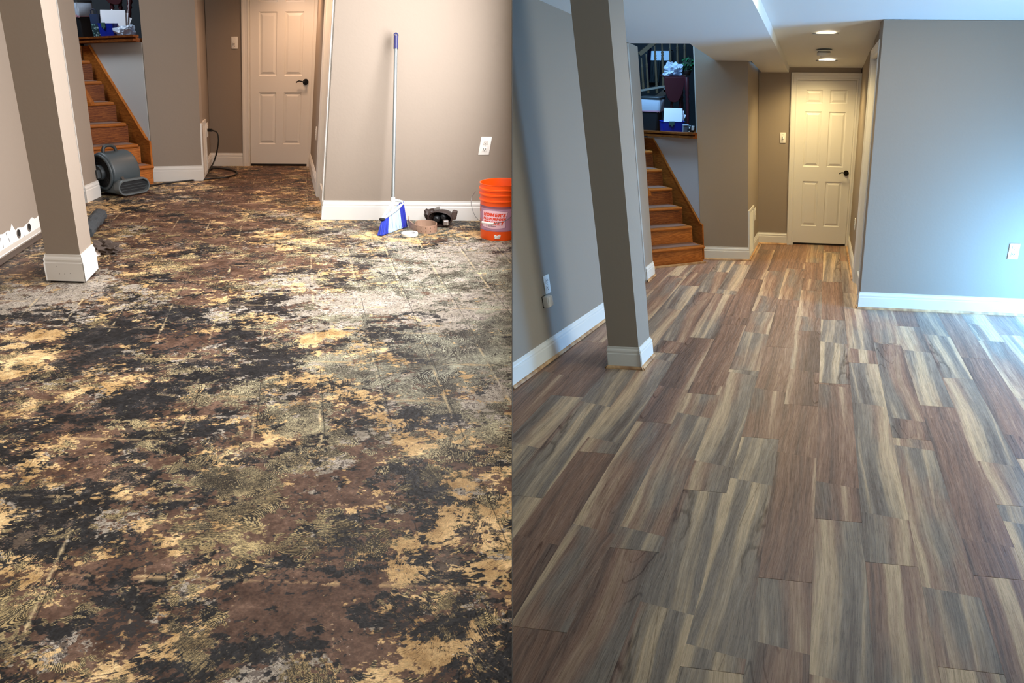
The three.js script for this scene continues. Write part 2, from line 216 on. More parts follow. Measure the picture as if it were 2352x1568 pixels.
// ---------------------------------------------------------------- small helpers
const V = (a, b, c) => Array.isArray(a) ? new THREE.Vector3(...a) : new THREE.Vector3(a, b, c);
const rand = seed => () => { seed = (seed + 0x6D2B79F5) | 0; let t = Math.imul(seed ^ (seed >>> 15), 1 | seed); t = (t + Math.imul(t ^ (t >>> 7), 61 | t)) ^ t; return ((t ^ (t >>> 14)) >>> 0) / 4294967296; };
const lerp = (a, b, t) => a + (b - a) * t, clamp = (x, a = 0, b = 1) => Math.min(b, Math.max(a, x));
const smooth = (a, b, x) => { const t = clamp((x - a) / (b - a)); return t * t * (3 - 2 * t); };
const taken = {};
function numbered(name) { const n = taken[name] = (taken[name] ?? -1) + 1; return n ? name + '_' + String(n).padStart(3, '0') : name; }
function mesh(name, geo, m, parent) {
  const g = Array.isArray(geo) ? join(geo) : geo, o = new THREE.Mesh(g, m);
  o.name = parent ? partName(parent, name) : numbered(name); o.castShadow = o.receiveShadow = true; (parent ?? scene).add(o); return o;
}
const partsOf = new Map();
function partName(p, name) { if (!partsOf.has(p)) partsOf.set(p, {}); const c = partsOf.get(p), n = c[name] = (c[name] ?? -1) + 1; return n ? name + '_' + String(n).padStart(3, '0') : name; }
function tag(o, label, category, group) { o.userData.label = label; o.userData.category = category; if (group) o.userData.group = group; return o; }
function thing(name, label, category, pos = [0, 0, 0], turn = 0, group) {
  const o = new THREE.Group(); o.name = numbered(name); o.position.set(...pos); o.rotation.y = turn; scene.add(o); return tag(o, label, category, group);
}
function struct(o, label) { o.userData.kind = 'structure'; if (label) o.userData.label = label; return o; }
function join(list) {
  const l = list.map(g => { const q = g.index ? g.toNonIndexed() : g; for (const k of Object.keys(q.attributes)) if (!['position', 'normal', 'uv'].includes(k)) q.deleteAttribute(k); if (!q.attributes.uv) q.setAttribute('uv', new THREE.BufferAttribute(new Float32Array(q.attributes.position.count * 2), 2)); return q; });
  return mergeGeometries(l);
}
// closed solid from flat faces: normals turned outwards, uv in metres along each face's first edge
function solid(faces, along, outward) {
  const c = new THREE.Vector3(); let n = 0; for (const f of faces) for (const p of f) { c.add(p); n++; } c.divideScalar(n);
  const P = [], N = [], U = [];
  for (let f of faces) {
    const nn = new THREE.Vector3(), m = new THREE.Vector3();
    for (let i = 0; i < f.length; i++) { const a = f[i], b = f[(i + 1) % f.length]; nn.x += (a.y - b.y) * (a.z + b.z); nn.y += (a.z - b.z) * (a.x + b.x); nn.z += (a.x - b.x) * (a.y + b.y); m.add(a); }
    m.divideScalar(f.length); nn.normalize();
    if (outward ? nn.dot(outward) < 0 : !f.keep && nn.dot(m.clone().sub(c)) < 0) { f = f.slice().reverse(); nn.negate(); }
    let e = along ? along.clone().addScaledVector(nn, -along.dot(nn)) : f[1].clone().sub(f[0]);
    if (e.lengthSq() < 1e-4) e = f[1].clone().sub(f[0]).addScaledVector(nn, -f[1].clone().sub(f[0]).dot(nn));
    e.normalize(); const w = nn.clone().cross(e), o = f[0];
    const pr = f.map(p => [p.clone().sub(o).dot(e), p.clone().sub(o).dot(w)]);
    const tris = f.length === 3 ? [[0, 1, 2]] : f.length === 4 ? [[0, 1, 2], [0, 2, 3]] : THREE.ShapeUtils.triangulateShape(pr.map(q => new THREE.Vector2(...q)), []);
    for (const t of tris) for (const i of t) { P.push(f[i].x, f[i].y, f[i].z); N.push(nn.x, nn.y, nn.z); U.push(...pr[i]); }
  }
  return attr(P, N, U);
}
function attr(P, N, U) {
  const g = new THREE.BufferGeometry();
  g.setAttribute('position', new THREE.Float32BufferAttribute(P, 3)); g.setAttribute('normal', new THREE.Float32BufferAttribute(N, 3)); g.setAttribute('uv', new THREE.Float32BufferAttribute(U, 2));
  return g;
}
const box8 = (p, along) => solid([[p[0], p[1], p[2], p[3]], [p[4], p[5], p[6], p[7]], [p[0], p[1], p[5], p[4]], [p[1], p[2], p[6], p[5]], [p[2], p[3], p[7], p[6]], [p[3], p[0], p[4], p[7]]], along);
function prism(poly, off, along) {
  const a = poly.map(p => p.clone()), b = poly.map(p => p.clone().add(off)), f = [a, b];
  for (let i = 0; i < a.length; i++) { const j = (i + 1) % a.length; f.push([a[i], a[j], b[j], b[i]]); }
  // concave outlines: orient the side faces by the outline itself, not by the centre
  const nn = new THREE.Vector3(); for (let i = 0; i < a.length; i++) { const p = a[i], q = a[(i + 1) % a.length]; nn.x += (p.y - q.y) * (p.z + q.z); nn.y += (p.z - q.z) * (p.x + q.x); nn.z += (p.x - q.x) * (p.y + q.y); }
  const flip = nn.dot(off) < 0;                         // flip: outline faces away from the extrusion = outside already
  f[0] = flip ? a : a.slice().reverse(); f[1] = flip ? b.slice().reverse() : b;
  for (let i = 2; i < f.length; i++) if (flip) f[i] = f[i].slice().reverse();
  for (const q of f) q.keep = true;
  return solid(f, along);
}
function bar(a, b, w, h, up = V(0, 1, 0)) {             // straight rectangular bar between two points
  const d = b.clone().sub(a).normalize(), s = d.clone().cross(up).normalize().multiplyScalar(w / 2), t = s.clone().cross(d).normalize().multiplyScalar(h / 2);
  const q = (p, i, j) => p.clone().addScaledVector(s, i).addScaledVector(t, j);
  return box8([q(a, -1, -1), q(a, 1, -1), q(a, 1, 1), q(a, -1, 1), q(b, -1, -1), q(b, 1, -1), q(b, 1, 1), q(b, -1, 1)], d);
}
const tube = (pts, r, seg = 40, rad = 8, closed = false) => new THREE.TubeGeometry(new THREE.CatmullRomCurve3(pts, closed), seg, r, rad, closed);
function clipX(geo, x0, sign) {                          // keep the part of a geometry on one side of the dividing wall
  const g = geo.index ? geo.toNonIndexed() : geo; if (!g.attributes.uv) g.setAttribute('uv', new THREE.BufferAttribute(new Float32Array(g.attributes.position.count * 2), 2));
  const A = ['position', 'normal', 'uv'].map(k => g.attributes[k]), out = [[], [], []];
  const get = i => A.map((a, k) => k < 2 ? [a.getX(i), a.getY(i), a.getZ(i)] : [a.getX(i), a.getY(i)]);
  for (let i = 0; i < A[0].count; i += 3) {
    const t = [get(i), get(i + 1), get(i + 2)], r = [];
    for (let k = 0; k < 3; k++) {
      const a = t[k], b = t[(k + 1) % 3], da = (a[0][0] - x0) * sign, db = (b[0][0] - x0) * sign;
      if (da >= 0) r.push(a);
      if ((da >= 0) !== (db >= 0)) { const s = da / (da - db); r.push(a.map((q, m) => q.map((v, n) => lerp(v, b[m][n], s)))); }
    }
    for (let k = 1; k + 1 < r.length; k++) for (const v of [r[0], r[k], r[k + 1]]) for (let m = 0; m < 3; m++) out[m].push(...v[m]);
  }
  return attr(...out);
}
// a wall face given by its four corners: u runs along its foot, v up, w out of the wall into the room (all in metres)
class Face {
  constructor(t, flip) {
    let p = t.p.map(q => V(q)), h = t.h; if (flip) { p = [p[1], p[0], p[3], p[2]]; h = [h[1], h[0]]; }
    this.p = p; this.w = t.w; this.h = h;
    this.n = p[1].clone().sub(p[0]).cross(p[3].clone().sub(p[0])).normalize();
  }
  at(u, v, w = 0) {
    const s = u / this.w, t = v / lerp(this.h[0], this.h[1], s), [a, b, c, d] = this.p;
    return a.clone().multiplyScalar((1 - s) * (1 - t)).addScaledVector(b, s * (1 - t)).addScaledVector(c, s * t).addScaledVector(d, (1 - s) * t).addScaledVector(this.n, w);
  }
  box(u0, u1, v0, v1, w0, w1) {
    const q = (u, v, w) => this.at(u, v, w);
    return box8([q(u0, v0, w0), q(u1, v0, w0), q(u1, v1, w0), q(u0, v1, w0), q(u0, v0, w1), q(u1, v0, w1), q(u1, v1, w1), q(u0, v1, w1)], this.p[1].clone().sub(this.p[0]).normalize());
  }
  fit(g, du = 0, dv = 0, dw = 0) {                       // bend a locally built piece (x along, y up, z out) onto the face
    const q = g.index ? g.toNonIndexed() : g, a = q.attributes.position;
    for (let i = 0; i < a.count; i++) { const r = this.at(a.getX(i) + du, a.getY(i) + dv, a.getZ(i) + dw); a.setXYZ(i, r.x, r.y, r.z); }
    q.deleteAttribute('normal'); return toCreasedNormals(q, 0.6);
  }
  poly(uv, w0, w1) { return prism(uv.map(([u, v]) => this.at(u, v, w0)), this.n.clone().multiplyScalar(w1 - w0), this.p[1].clone().sub(this.p[0]).normalize()); }
  // moulding run along u; m0/m1 = how far each end runs out per metre of depth (mitres)
  run(profile, u0, u1, m0 = 0, m1 = 0, v0 = 0) {
    const f = [], A = profile.map(([w, v]) => this.at(u0 + m0 * w, v0 + v, w)), B = profile.map(([w, v]) => this.at(u1 + m1 * w, v0 + v, w));
    for (let i = 0; i < A.length; i++) { const j = (i + 1) % A.length; const q = [A[i], A[j], B[j], B[i]]; f.push(q); }
    const cap = A.slice(), cap2 = B.slice().reverse(); cap.keep = cap2.keep = true;
    const g = solid([...f], this.p[1].clone().sub(this.p[0]).normalize()); return join([g, solid([cap, cap2])]);
  }
}
const BASE = [[0, 0], [0.016, 0], [0.016, 0.106], [0.0125, 0.112], [0.0125, 0.121], [0.0145, 0.125], [0.0115, 0.136], [0.0065, 0.144], [0.0065, 0.157], [0, 0.157]];
const SHOE = [[0.015, 0], [0.034, 0], [0.033, 0.008], [0.028, 0.016], [0.015, 0.02]];

// ---------------------------------------------------------------- noise
const NS = 512;
function noiseTile(seed, cells, oct, gain = 0.5) {
  const r = rand(seed), out = new Float32Array(NS * NS); let amp = 1, tot = 0;
  for (let o = 0, c = cells; o < oct && c <= NS; o++, c *= 2, amp *= gain) {
    const lat = new Float32Array(c * c); for (let i = 0; i < lat.length; i++) lat[i] = r();
    for (let y = 0; y < NS; y++) {
      const fy = y / NS * c, y0 = Math.floor(fy), ty = fy - y0, sy = ty * ty * (3 - 2 * ty), r0 = (y0 % c) * c, r1 = ((y0 + 1) % c) * c;
      for (let x = 0; x < NS; x++) {
        const fx = x / NS * c, x0 = Math.floor(fx), tx = fx - x0, sx = tx * tx * (3 - 2 * tx), a = x0 % c, b = (x0 + 1) % c;
        out[y * NS + x] += amp * lerp(lerp(lat[r0 + a], lat[r0 + b], sx), lerp(lat[r1 + a], lat[r1 + b], sx), sy);
      }
    }
    tot += amp;
  }
  let m = 0, s = 0; for (const v of out) m += v; m /= out.length; for (const v of out) s += (v - m) ** 2; s = Math.sqrt(s / out.length);
  for (let i = 0; i < out.length; i++) out[i] = (out[i] - m) / s;      // zero mean, unit spread
  return out;
}
function tap(n, x, y) {                                   // x, y in periods
  x = (x - Math.floor(x)) * NS; y = (y - Math.floor(y)) * NS;
  const fx = x - Math.floor(x), fy = y - Math.floor(y), x0 = (x | 0) & (NS - 1), y0 = (y | 0) & (NS - 1), x1 = (x0 + 1) & (NS - 1), a = y0 * NS, b = ((y0 + 1) & (NS - 1)) * NS;
  return lerp(lerp(n[a + x0], n[a + x1], fx), lerp(n[b + x0], n[b + x1], fx), fy);
}
const NA = noiseTile(11, 4, 7, 0.55), NB = noiseTile(23, 4, 7, 0.6), NC = noiseTile(37, 16, 5, 0.6), ND = noiseTile(53, 64, 3, 0.7), NE = noiseTile(71, 4, 2, 0.4);
function texture(w, h, fn, colour = true) {               // fn(x, y, out) writes three 0..255 values
  const d = new Uint8Array(w * h * 4), o = [0, 0, 0];
  for (let y = 0; y < h; y++) for (let x = 0; x < w; x++) { fn(x, y, o); const i = (y * w + x) * 4; d[i] = clamp(o[0], 0, 255); d[i + 1] = clamp(o[1], 0, 255); d[i + 2] = clamp(o[2], 0, 255); d[i + 3] = 255; }
  const t = new THREE.DataTexture(d, w, h); t.magFilter = t.minFilter = THREE.LinearFilter; t.wrapS = t.wrapT = THREE.RepeatWrapping;
  if (colour) t.colorSpace = THREE.SRGBColorSpace; t.needsUpdate = true; return t;
}
const std = (color, roughness = 0.6, more = {}) => new THREE.MeshStandardMaterial({ color, roughness, ...more });

// ---------------------------------------------------------------- materials
const wallBump = texture(256, 256, (x, y, o) => { const v = 128 + 40 * tap(ND, x / 256, y / 256); o[0] = o[1] = o[2] = v; }, false);
const PAINT = std(0x928577, 0.82, { bumpMap: wallBump, bumpScale: 0.0004 });
const PAINT_WHITE = std(0xd4d2cd, 0.8);
const CEILING = std(0xd8d8d4, 0.9);
const TRIM = std(0xdcd9d2, 0.38);
const BLACK_METAL = std(0x17120f, 0.35, { metalness: 0.5 });
const PLASTIC_WHITE = std(0xe9e6de, 0.4);
const DARK_SLOT = std(0x1c1a18, 0.8);
const EDGE = std(0x2a241f, 0.9);
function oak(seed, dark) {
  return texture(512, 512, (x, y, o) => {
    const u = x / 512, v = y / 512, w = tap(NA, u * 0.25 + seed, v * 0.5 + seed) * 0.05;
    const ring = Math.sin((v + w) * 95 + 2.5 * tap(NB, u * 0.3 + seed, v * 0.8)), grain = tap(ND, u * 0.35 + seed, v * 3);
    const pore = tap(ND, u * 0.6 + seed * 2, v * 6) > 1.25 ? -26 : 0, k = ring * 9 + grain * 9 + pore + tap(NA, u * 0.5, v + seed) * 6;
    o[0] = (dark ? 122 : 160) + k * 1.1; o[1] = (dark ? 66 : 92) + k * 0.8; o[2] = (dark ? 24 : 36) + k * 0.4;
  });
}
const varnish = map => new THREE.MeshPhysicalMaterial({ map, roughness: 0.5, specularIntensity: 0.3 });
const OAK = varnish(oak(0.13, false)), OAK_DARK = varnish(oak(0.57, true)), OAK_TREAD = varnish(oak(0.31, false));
for (const m of [OAK, OAK_DARK, OAK_TREAD]) m.map.repeat.set(1.2, 2.4);
const TREAD_MAT = std(0x7d5c4b, 0.95, { bumpMap: wallBump, bumpScale: 0.002 });
const SHOE_WOOD = std(0xffffff, 0.5, { map: texture(256, 64, (x, y, o) => { const k = 14 * tap(ND, x / 900, y / 60) + 10 * tap(NA, x / 600, y / 200); o[0] = 186 + k; o[1] = 146 + k; o[2] = 104 + k * 0.8; }) });
// ---------------------------------------------------------------- floors
const PLAN = { before: 1.0, after: 0 };
// grid of the old tiles under the left room's mastic: axes in plan
const EX = [0.96, 0.05], EZ = [-0.29, -1.14], OX = [-2.05, -3.8];
function tileXY(x, z) { const a = x - OX[0], b = z - OX[1], d = EX[0] * EZ[1] - EZ[0] * EX[1]; return [(a * EZ[1] - EZ[0] * b) / d, (EX[0] * b - a * EX[1]) / d]; }
const KINDS = ['K', 'B', 'O', 'G', 'W'];
function stainGuide(x0, x1, z0, z1, nx, nz) {
  const out = KINDS.map(() => new Float32Array((nx + 1) * (nz + 1)));
  for (const [t, cx, cz, rx, rz, w] of STAINS) {
    const k = KINDS.indexOf(t), f = out[k], sx = Math.max(rx, 0.02), sz = Math.max(rz, 0.02);
    for (let j = 0; j <= nz; j++) for (let i = 0; i <= nx; i++) {
      const a = (lerp(x0, x1, i / nx) - cx) / sx, b = (lerp(z0, z1, j / nz) - cz) / sz, q = a * a + b * b;
      if (q < 5) f[j * (nx + 1) + i] += w * Math.exp(-q * q * 0.35) * 2.1;
    }
  }
  return (k, s, t) => {
    const fx = s * nx, fy = t * nz, i = Math.min(nx - 1, fx | 0), j = Math.min(nz - 1, fy | 0), u = fx - i, v = fy - j, f = out[k], n = nx + 1;
    return lerp(lerp(f[j * n + i], f[j * n + i + 1], u), lerp(f[(j + 1) * n + i], f[(j + 1) * n + i + 1], u), v);
  };
}
const BASES = [0.28, 0.36, -0.18, 0.0, -0.62];
function slabTextures(x0, x1, z0, z1, w, h) {
  const guide = stainGuide(x0, x1, z0, z1, 160, 140), bump = new Uint8Array(w * h * 4);
  const s = [0, 0, 0, 0, 0];
  const map = texture(w, h, (px, py, o) => {
    const a = px / w, b = py / h, x = lerp(x0, x1, a), z = lerp(z0, z1, b), [tx, tz] = tileXY(x, z);
    const wx = 0.035 * tap(NB, x * 0.9, z * 0.9) + 0.012 * tap(NC, x * 0.8, z * 0.8), wz = 0.035 * tap(NB, x * 0.9 + 0.5, z * 0.9) + 0.012 * tap(NC, x * 0.8 + 0.5, z * 0.8);
    const ga = clamp(a + wx / (x1 - x0)), gb = clamp(b + wz / (z1 - z0)), right = smooth(-2.4, -0.4, x - 0.12 * (z + 4)) * smooth(-1.9, -3.6, z);  // right: paler, bluer stains, window sheen put into the colour
    // notched-trowel ridges, each patch combed its own way
    const n1 = tap(NC, x * 0.9, z * 0.9), n2 = tap(ND, x * 1.1, z * 1.1), n3 = tap(NA, x * 1.3 + 0.2, z * 1.3), n4 = tap(ND, x * 3.1, z * 3.1);
    const cell = tap(NE, x * 0.33 + 0.7, z * 0.33), th = 1.25 + 0.8 * Math.round(cell * 1.1) + 0.75 * tap(NE, x * 0.4, z * 0.4 + 0.3), ca = Math.cos(th), sa = Math.sin(th), run = x * ca - z * sa, across = x * sa + z * ca;
    const st = Math.sin((across + 0.0022 * n1) * 800 + 1.5 * tap(NC, across * 0.5, run * 0.5)) + 0.5 * tap(ND, across * 2.6, run * 0.22) + 0.25 * n4;
    const streak = tap(ND, across * 1.2, run * 0.12);
    for (let k = 0; k < 5; k++) s[k] = BASES[k] + 0.55 * guide(k, ga, gb) + 0.2 * tap(k & 1 ? NA : NB, x * 0.42 + k * 0.31, z * 0.42 + k * 0.17) + 0.42 * tap(k & 1 ? NB : NA, x * 1.3 + k * 0.2, z * 1.7) + 0.42 * tap(NC, x * 0.55 + k * 0.37, z * 0.75 + k * 0.11) + 0.46 * tap(ND, x * 0.42 + k * 0.21, z * 0.55) + 0.32 * tap(ND, x * 1.3 + k * 0.33, z * 1.6);
    s[2] += 0.16 * st + 0.22 * streak; s[3] += 0.10 * st; s[0] -= 0.10 * st + 0.18 * streak; s[3] += 0.6 * right; s[4] += 0.4 * right; s[0] -= 0.35 * right; s[1] -= 0.6 * right; s[2] -= 0.05 * right;
    let best = 0, second = 1; if (s[1] > s[0]) { best = 1; second = 0; }
    for (let k = 2; k < 5; k++) if (s[k] > s[best]) { second = best; best = k; } else if (s[k] > s[second]) second = k;
    const edge = s[best] - s[second];
    let r, g, bl, hgt = 0, q0 = 0; const TINT = [[40, 38, 38], [98, 70, 54], [200, 164, 108], [122, 110, 82], [168, 160, 147]][second];
    if (best === 0) { const k = n1 * 5 + n2 * 5; r = 31 + k; g = 31 + k; bl = 33 + k; hgt = 0.35 + 0.12 * n2; if (n1 * 0.6 + n3 * 0.5 + n4 * 0.4 > 1.25) { r += 50; g += 38; bl += 26; } }
    else if (best === 1) { const k = n1 * 9 + n2 * 7 + n3 * 7; r = 92 + k; g = 69 + k * 0.9; bl = 56 + k * 0.8; hgt = 0.45 + 0.06 * n2; if (n2 * 0.7 + n3 * 0.7 < -1.35) { r = 48; g = 44; bl = 44; } }
    else if (best === 2) { const k = n1 * 13 + n3 * 10 + n2 * 5; r = 205 + k; g = 172 + k; bl = 121 + k * 0.9; hgt = 0.62 + 0.07 * n2; if (st > 1.15) { r -= 62; g -= 58; bl -= 44; hgt -= 0.18; } }
    else if (best === 3) { const q = smooth(-0.5, 0.7, st + 0.4 * n3 - 0.1); r = lerp(48, lerp(190, 166, right), q) + n1 * 10; g = lerp(43, lerp(168, 166, right), q) + n1 * 10; bl = lerp(35, lerp(120, 146, right), q) + n1 * 8; hgt = 0.3 + 0.35 * q; }
    else { const k = n1 * 13 + n2 * 9 + n3 * 8; r = 172 + k; g = 163 + k; bl = 149 + k; if (st < -0.6 && n3 > -0.3) { r -= 60; g -= 60; bl -= 56; } hgt = 0.55 + 0.08 * n2; if (n2 * 0.8 + n4 * 0.5 + n1 * 0.4 > 1.05) { r -= 92; g -= 92; bl -= 86; hgt -= 0.2; } }
    { const q = 0.5 * (1 - smooth(0, 0.3, edge)); r = lerp(r, TINT[0], q); g = lerp(g, TINT[1], q); bl = lerp(bl, TINT[2], q); }
    if (best !== 0 && edge < 0.03 && n4 > -0.2) { const q = 0.55; r = lerp(r, 52, q); g = lerp(g, 46, q); bl = lerp(bl, 42, q); hgt -= 0.12; }
    // joints the old tiles left behind: pale broken lines, cracks beside them
    const jz = Math.abs(((tz + 0.115) / 0.371 + 200.5) % 1 - 0.5) * 0.371 + 0.004 * n1, jx = Math.abs(((tx - 0.18) / 0.3 + 200.5) % 1 - 0.5) * 0.3 + 0.003 * n1;
    if (jz < 0.010 && n3 + 0.7 * n1 + 0.5 * n2 > 0.1) { const q = 0.65 * (1 - jz / 0.014); r = lerp(r, 196, q); g = lerp(g, 166, q); bl = lerp(bl, 120, q); }
    if (jx < 0.006 && tap(NA, tx * 0.2 + 0.1, tz * 0.5) + 0.5 * n2 > 1.5 - 1.7 * right) { const q = 0.6 * (1 - jx / 0.008); r = lerp(r, 205, q); g = lerp(g, 184, q); bl = lerp(bl, 142, q); }
    const jd = Math.abs(((tx - 0.195) / 0.3 + 200.5) % 1 - 0.5) * 0.3; if (jd < 0.0022 && tap(NB, tx * 0.3, tz * 0.4) + 0.3 * n2 > 0.9 - 1.2 * right) { r *= 0.6; g *= 0.6; bl *= 0.6; hgt -= 0.2; }
    if (n4 > 2.6 && n1 > 0.4) { r = 225; g = 220; bl = 210; }
    const q = 1 + 0.05 * n4; o[0] = r * q; o[1] = g * q; o[2] = bl * q;
    const i = (py * w + px) * 4; bump[i] = bump[i + 1] = bump[i + 2] = clamp(hgt * 255, 0, 255); bump[i + 3] = 255;
  });
  map.wrapS = map.wrapT = THREE.ClampToEdgeWrapping;
  const bt = new THREE.DataTexture(bump, w, h); bt.magFilter = bt.minFilter = THREE.LinearFilter; bt.needsUpdate = true;
  return [map, bt];
}
const oldFloor = struct(new THREE.Group(), 'bare basement slab stained with black mastic, ochre glue and trowel marks'); oldFloor.name = 'floor'; numbered('floor'); scene.add(oldFloor);
for (const [x0, x1, z0, z1, w, h] of [[-3.3, 0, -2.65, -1.2, 2048, 1152], [-4.3, 0, -4.7, -2.65, 2048, 1152], [-6.2, 0, -10.2, -4.7, 2048, 1792]]) {
  const [map, bump] = slabTextures(x0, x1, z0, z1, w, h);
  const P = [], N = [], U = [], y = PLAN.before, q = (x, yy, z) => V(x, yy, z);
  for (const [x, z] of [[x0, z1], [x1, z1], [x1, z0], [x0, z1], [x1, z0], [x0, z0]]) { P.push(x, y, z); N.push(0, 1, 0); U.push((x - x0) / (x1 - x0), (z - z0) / (z1 - z0)); }
  const side = box8([q(x0, y - 0.12, z0), q(x1, y - 0.12, z0), q(x1, y - 0.12, z1), q(x0, y - 0.12, z1), q(x0, y - 0.001, z0), q(x1, y - 0.001, z0), q(x1, y - 0.001, z1), q(x0, y - 0.001, z1)]);
  side.attributes.uv.array.fill(0.5);
  mesh('concrete_slab', [attr(P, N, U), side], new THREE.MeshPhysicalMaterial({ map, roughness: 0.5, specularIntensity: 0.4, bumpMap: bump, bumpScale: 0.0035 }), oldFloor);
}

// planks: print of a rustic vinyl board, ten boards' worth
const plankMaps = [];
for (let k = 0; k < 12; k++) {
  const r = rand(900 + k * 17), ox = r() * 7, oy = r() * 7, cut = -0.12 + r() * 0.24, warm = r(), skew = (r() - 0.5) * 0.5;
  plankMaps.push(texture(256, 1536, (px, py, o) => {
    const s = px / 256, t = py / 1536, S = s * 0.2, L = t * 1.5;                  // metres across and along
    const bend = 0.016 * tap(NE, L * 0.16 + ox, oy) + 0.004 * tap(NE, L * 0.55 + oy, ox + S * 2);
    const c = S + bend + skew * 0.02 * L;
    const band = tap(NA, c * 2.3 + ox, L * 0.045 + oy), tone = tap(NB, c * 0.6 + oy, L * 0.07 + ox), grain = tap(ND, c * 2.6 + ox, L * 0.10 + oy), fine = tap(ND, c * 6.0, L * 0.13 + ox);
    const v = band * 0.95 + cut, light = smooth(-0.25, 1.75, v), dark = smooth(0.0, 1.6, -v);
    let R = 153, G = 119, B = 99;                                                // mauve brown
    const gy = smooth(-0.1, 1.0, tone - 0.3 * warm); R = lerp(R, 141, gy); G = lerp(G, 126, gy); B = lerp(B, 112, gy);
    const rd = smooth(0.2, 1.3, -tone + 0.3 * warm); R = lerp(R, 148, rd * 0.7); G = lerp(G, 114, rd * 0.7); B = lerp(B, 94, rd * 0.7);
    R = lerp(R, 207, light); G = lerp(G, 178, light); B = lerp(B, 143, light);
    R = lerp(R, 104, dark * 0.75); G = lerp(G, 87, dark * 0.75); B = lerp(B, 77, dark * 0.75);
    const f = tap(NE, c * 1.1 + ox, L * 0.06 + oy) * 4.2 + 0.12 * tap(NC, c * 0.5, L * 0.1), ringd = Math.abs(f - Math.round(f)), on = smooth(0.4, 1.3, tap(NB, c * 0.7 + ox * 2, L * 0.14));
    const fl = 1 - smooth(0.01, 0.075, ringd), line = 1 - smooth(0, 0.3, Math.abs(tap(ND, c * 2.2 + oy, L * 0.035))), pore = tap(ND, c * 9, L * 0.3 + oy);
    const k2 = grain * 5 + fine * 5 - 34 * fl * on - 15 * line - (pore > 1.2 ? 15 : 0);
    o[0] = R + k2; o[1] = G + k2 * 0.96; o[2] = B + k2 * 0.88;
  }));
}
const plankBump = texture(256, 1024, (x, y, o) => { o[0] = o[1] = o[2] = 150 + 30 * tap(ND, x / 256 * 1.5, y / 1024 * 0.35); }, false);
const PLANKS = plankMaps.map(map => new THREE.MeshPhysicalMaterial({ map, roughness: 0.34, specularIntensity: 0.45, bumpMap: plankBump, bumpScale: 0.0005 }));
const newFloor = struct(new THREE.Group(), 'floor of rustic wood-look vinyl planks in grey, tan and brown'); newFloor.name = numbered('floor'); scene.add(newFloor);
{
  mesh('subfloor', box8([V(0.001, -0.06, -1.5), V(6.4, -0.06, -1.5), V(6.4, -0.06, -10.6), V(0.001, -0.06, -10.6), V(0.001, -0.007, -1.5), V(6.4, -0.007, -1.5), V(6.4, -0.007, -10.6), V(0.001, -0.007, -10.6)]), EDGE, newFloor);
  const r = rand(4242), xAt = (i, z) => { const [a, b, c, d] = ROWS[i]; return a + (z - b) * (c - a) / (d - b); };
  let last = -1;
  for (let i = 0; i + 1 < ROWS.length; i++) {
    const zs = [ROWS[i][1] + 0.05, ...JOINTS[i], ROWS[i][3]];
    for (let j = 0; j + 1 < zs.length; j++) {
      const za = zs[j], zb = zs[j + 1]; if (za - zb < 0.02) continue;
      const corner = (l, z) => { const x = xAt(i + l, z), w = l * (xAt(i + 1, z) - xAt(i, z)); return V(xAt(i + l, z + w * 0.16), 0, z + w * 0.16); };
      const q = [corner(0, za), corner(1, za), corner(1, zb), corner(0, zb)], m = q.reduce((s, p) => s.add(p), V(0, 0, 0)).multiplyScalar(0.25);
      const inset = (p, d) => { const e = m.clone().sub(p), L = e.length(); return p.clone().addScaledVector(e, d / L); };
      const top = q.map(p => inset(p, 0.0016)), low = q.map(p => inset(p, 0.0005)).map(p => p.setY(-0.0012)), foot = low.map(p => p.clone().setY(-0.007));
      const faces = [top]; for (let e = 0; e < 4; e++) { const f = (e + 1) % 4; faces.push([top[e], top[f], low[f], low[e]], [low[e], low[f], foot[f], foot[e]]); }
      let g = solid(faces);
      const len = za - zb, lenA = len / 1.5, u0 = r() < 0.5 ? 1 : -1, v0 = r();
      const up = q[3].clone().sub(q[0]).normalize(), ac = q[1].clone().sub(q[0]), aw = ac.length(); ac.divideScalar(aw);
      const P = g.attributes.position, U = g.attributes.uv;
      for (let n = 0; n < P.count; n++) { const d = V(P.getX(n), 0, P.getZ(n)).sub(q[0]), t = d.dot(up) / 1.5, s = (d.x * -up.z + d.z * up.x) / (aw * Math.abs(ac.x * -up.z + ac.z * up.x)); U.setXY(n, u0 > 0 ? s : 1 - s, v0 + t); }
      if (q.some(p => p.x < 0.002)) { if (q.every(p => p.x < 0.002)) continue; g = clipX(g, 0.002, 1); }
      let k; do k = Math.floor(r() * PLANKS.length); while (k === last); last = k;
      mesh('plank', g, PLANKS[k], newFloor);
    }
  }
}

// ---------------------------------------------------------------- the two shells: walls, ceilings, openings
function wall(name, geos) { return struct(mesh(name, geos, PAINT)); }
function frameRun(face, path, dirs, profile) {           // moulding swept along an open path on a face, mitred at its corners
  const rings = path.map(([u, v], i) => profile.map(([o, w]) => face.at(u + dirs[i][0] * o, v + dirs[i][1] * o, w))), f = [];
  const out = [];
  for (let i = 0; i + 1 < rings.length; i++) {
    const q = []; for (let k = 0; k + 1 < profile.length; k++) q.push([rings[i][k], rings[i][k + 1], rings[i + 1][k + 1], rings[i + 1][k]]);
    out.push(solid([...q, [rings[i][0], rings[i][profile.length - 1], rings[i + 1][profile.length - 1], rings[i + 1][0]]], face.at(...path[i + 1]).sub(face.at(...path[i])).normalize()));
  }
  return out;
}
const CASING = [[0, 0], [0.003, 0.011], [0.018, 0.013], [0.026, 0.0105], [0.055, 0.0125], [0.062, 0.018], [0.084, 0.021], [0.091, 0.018], [0.091, 0]];
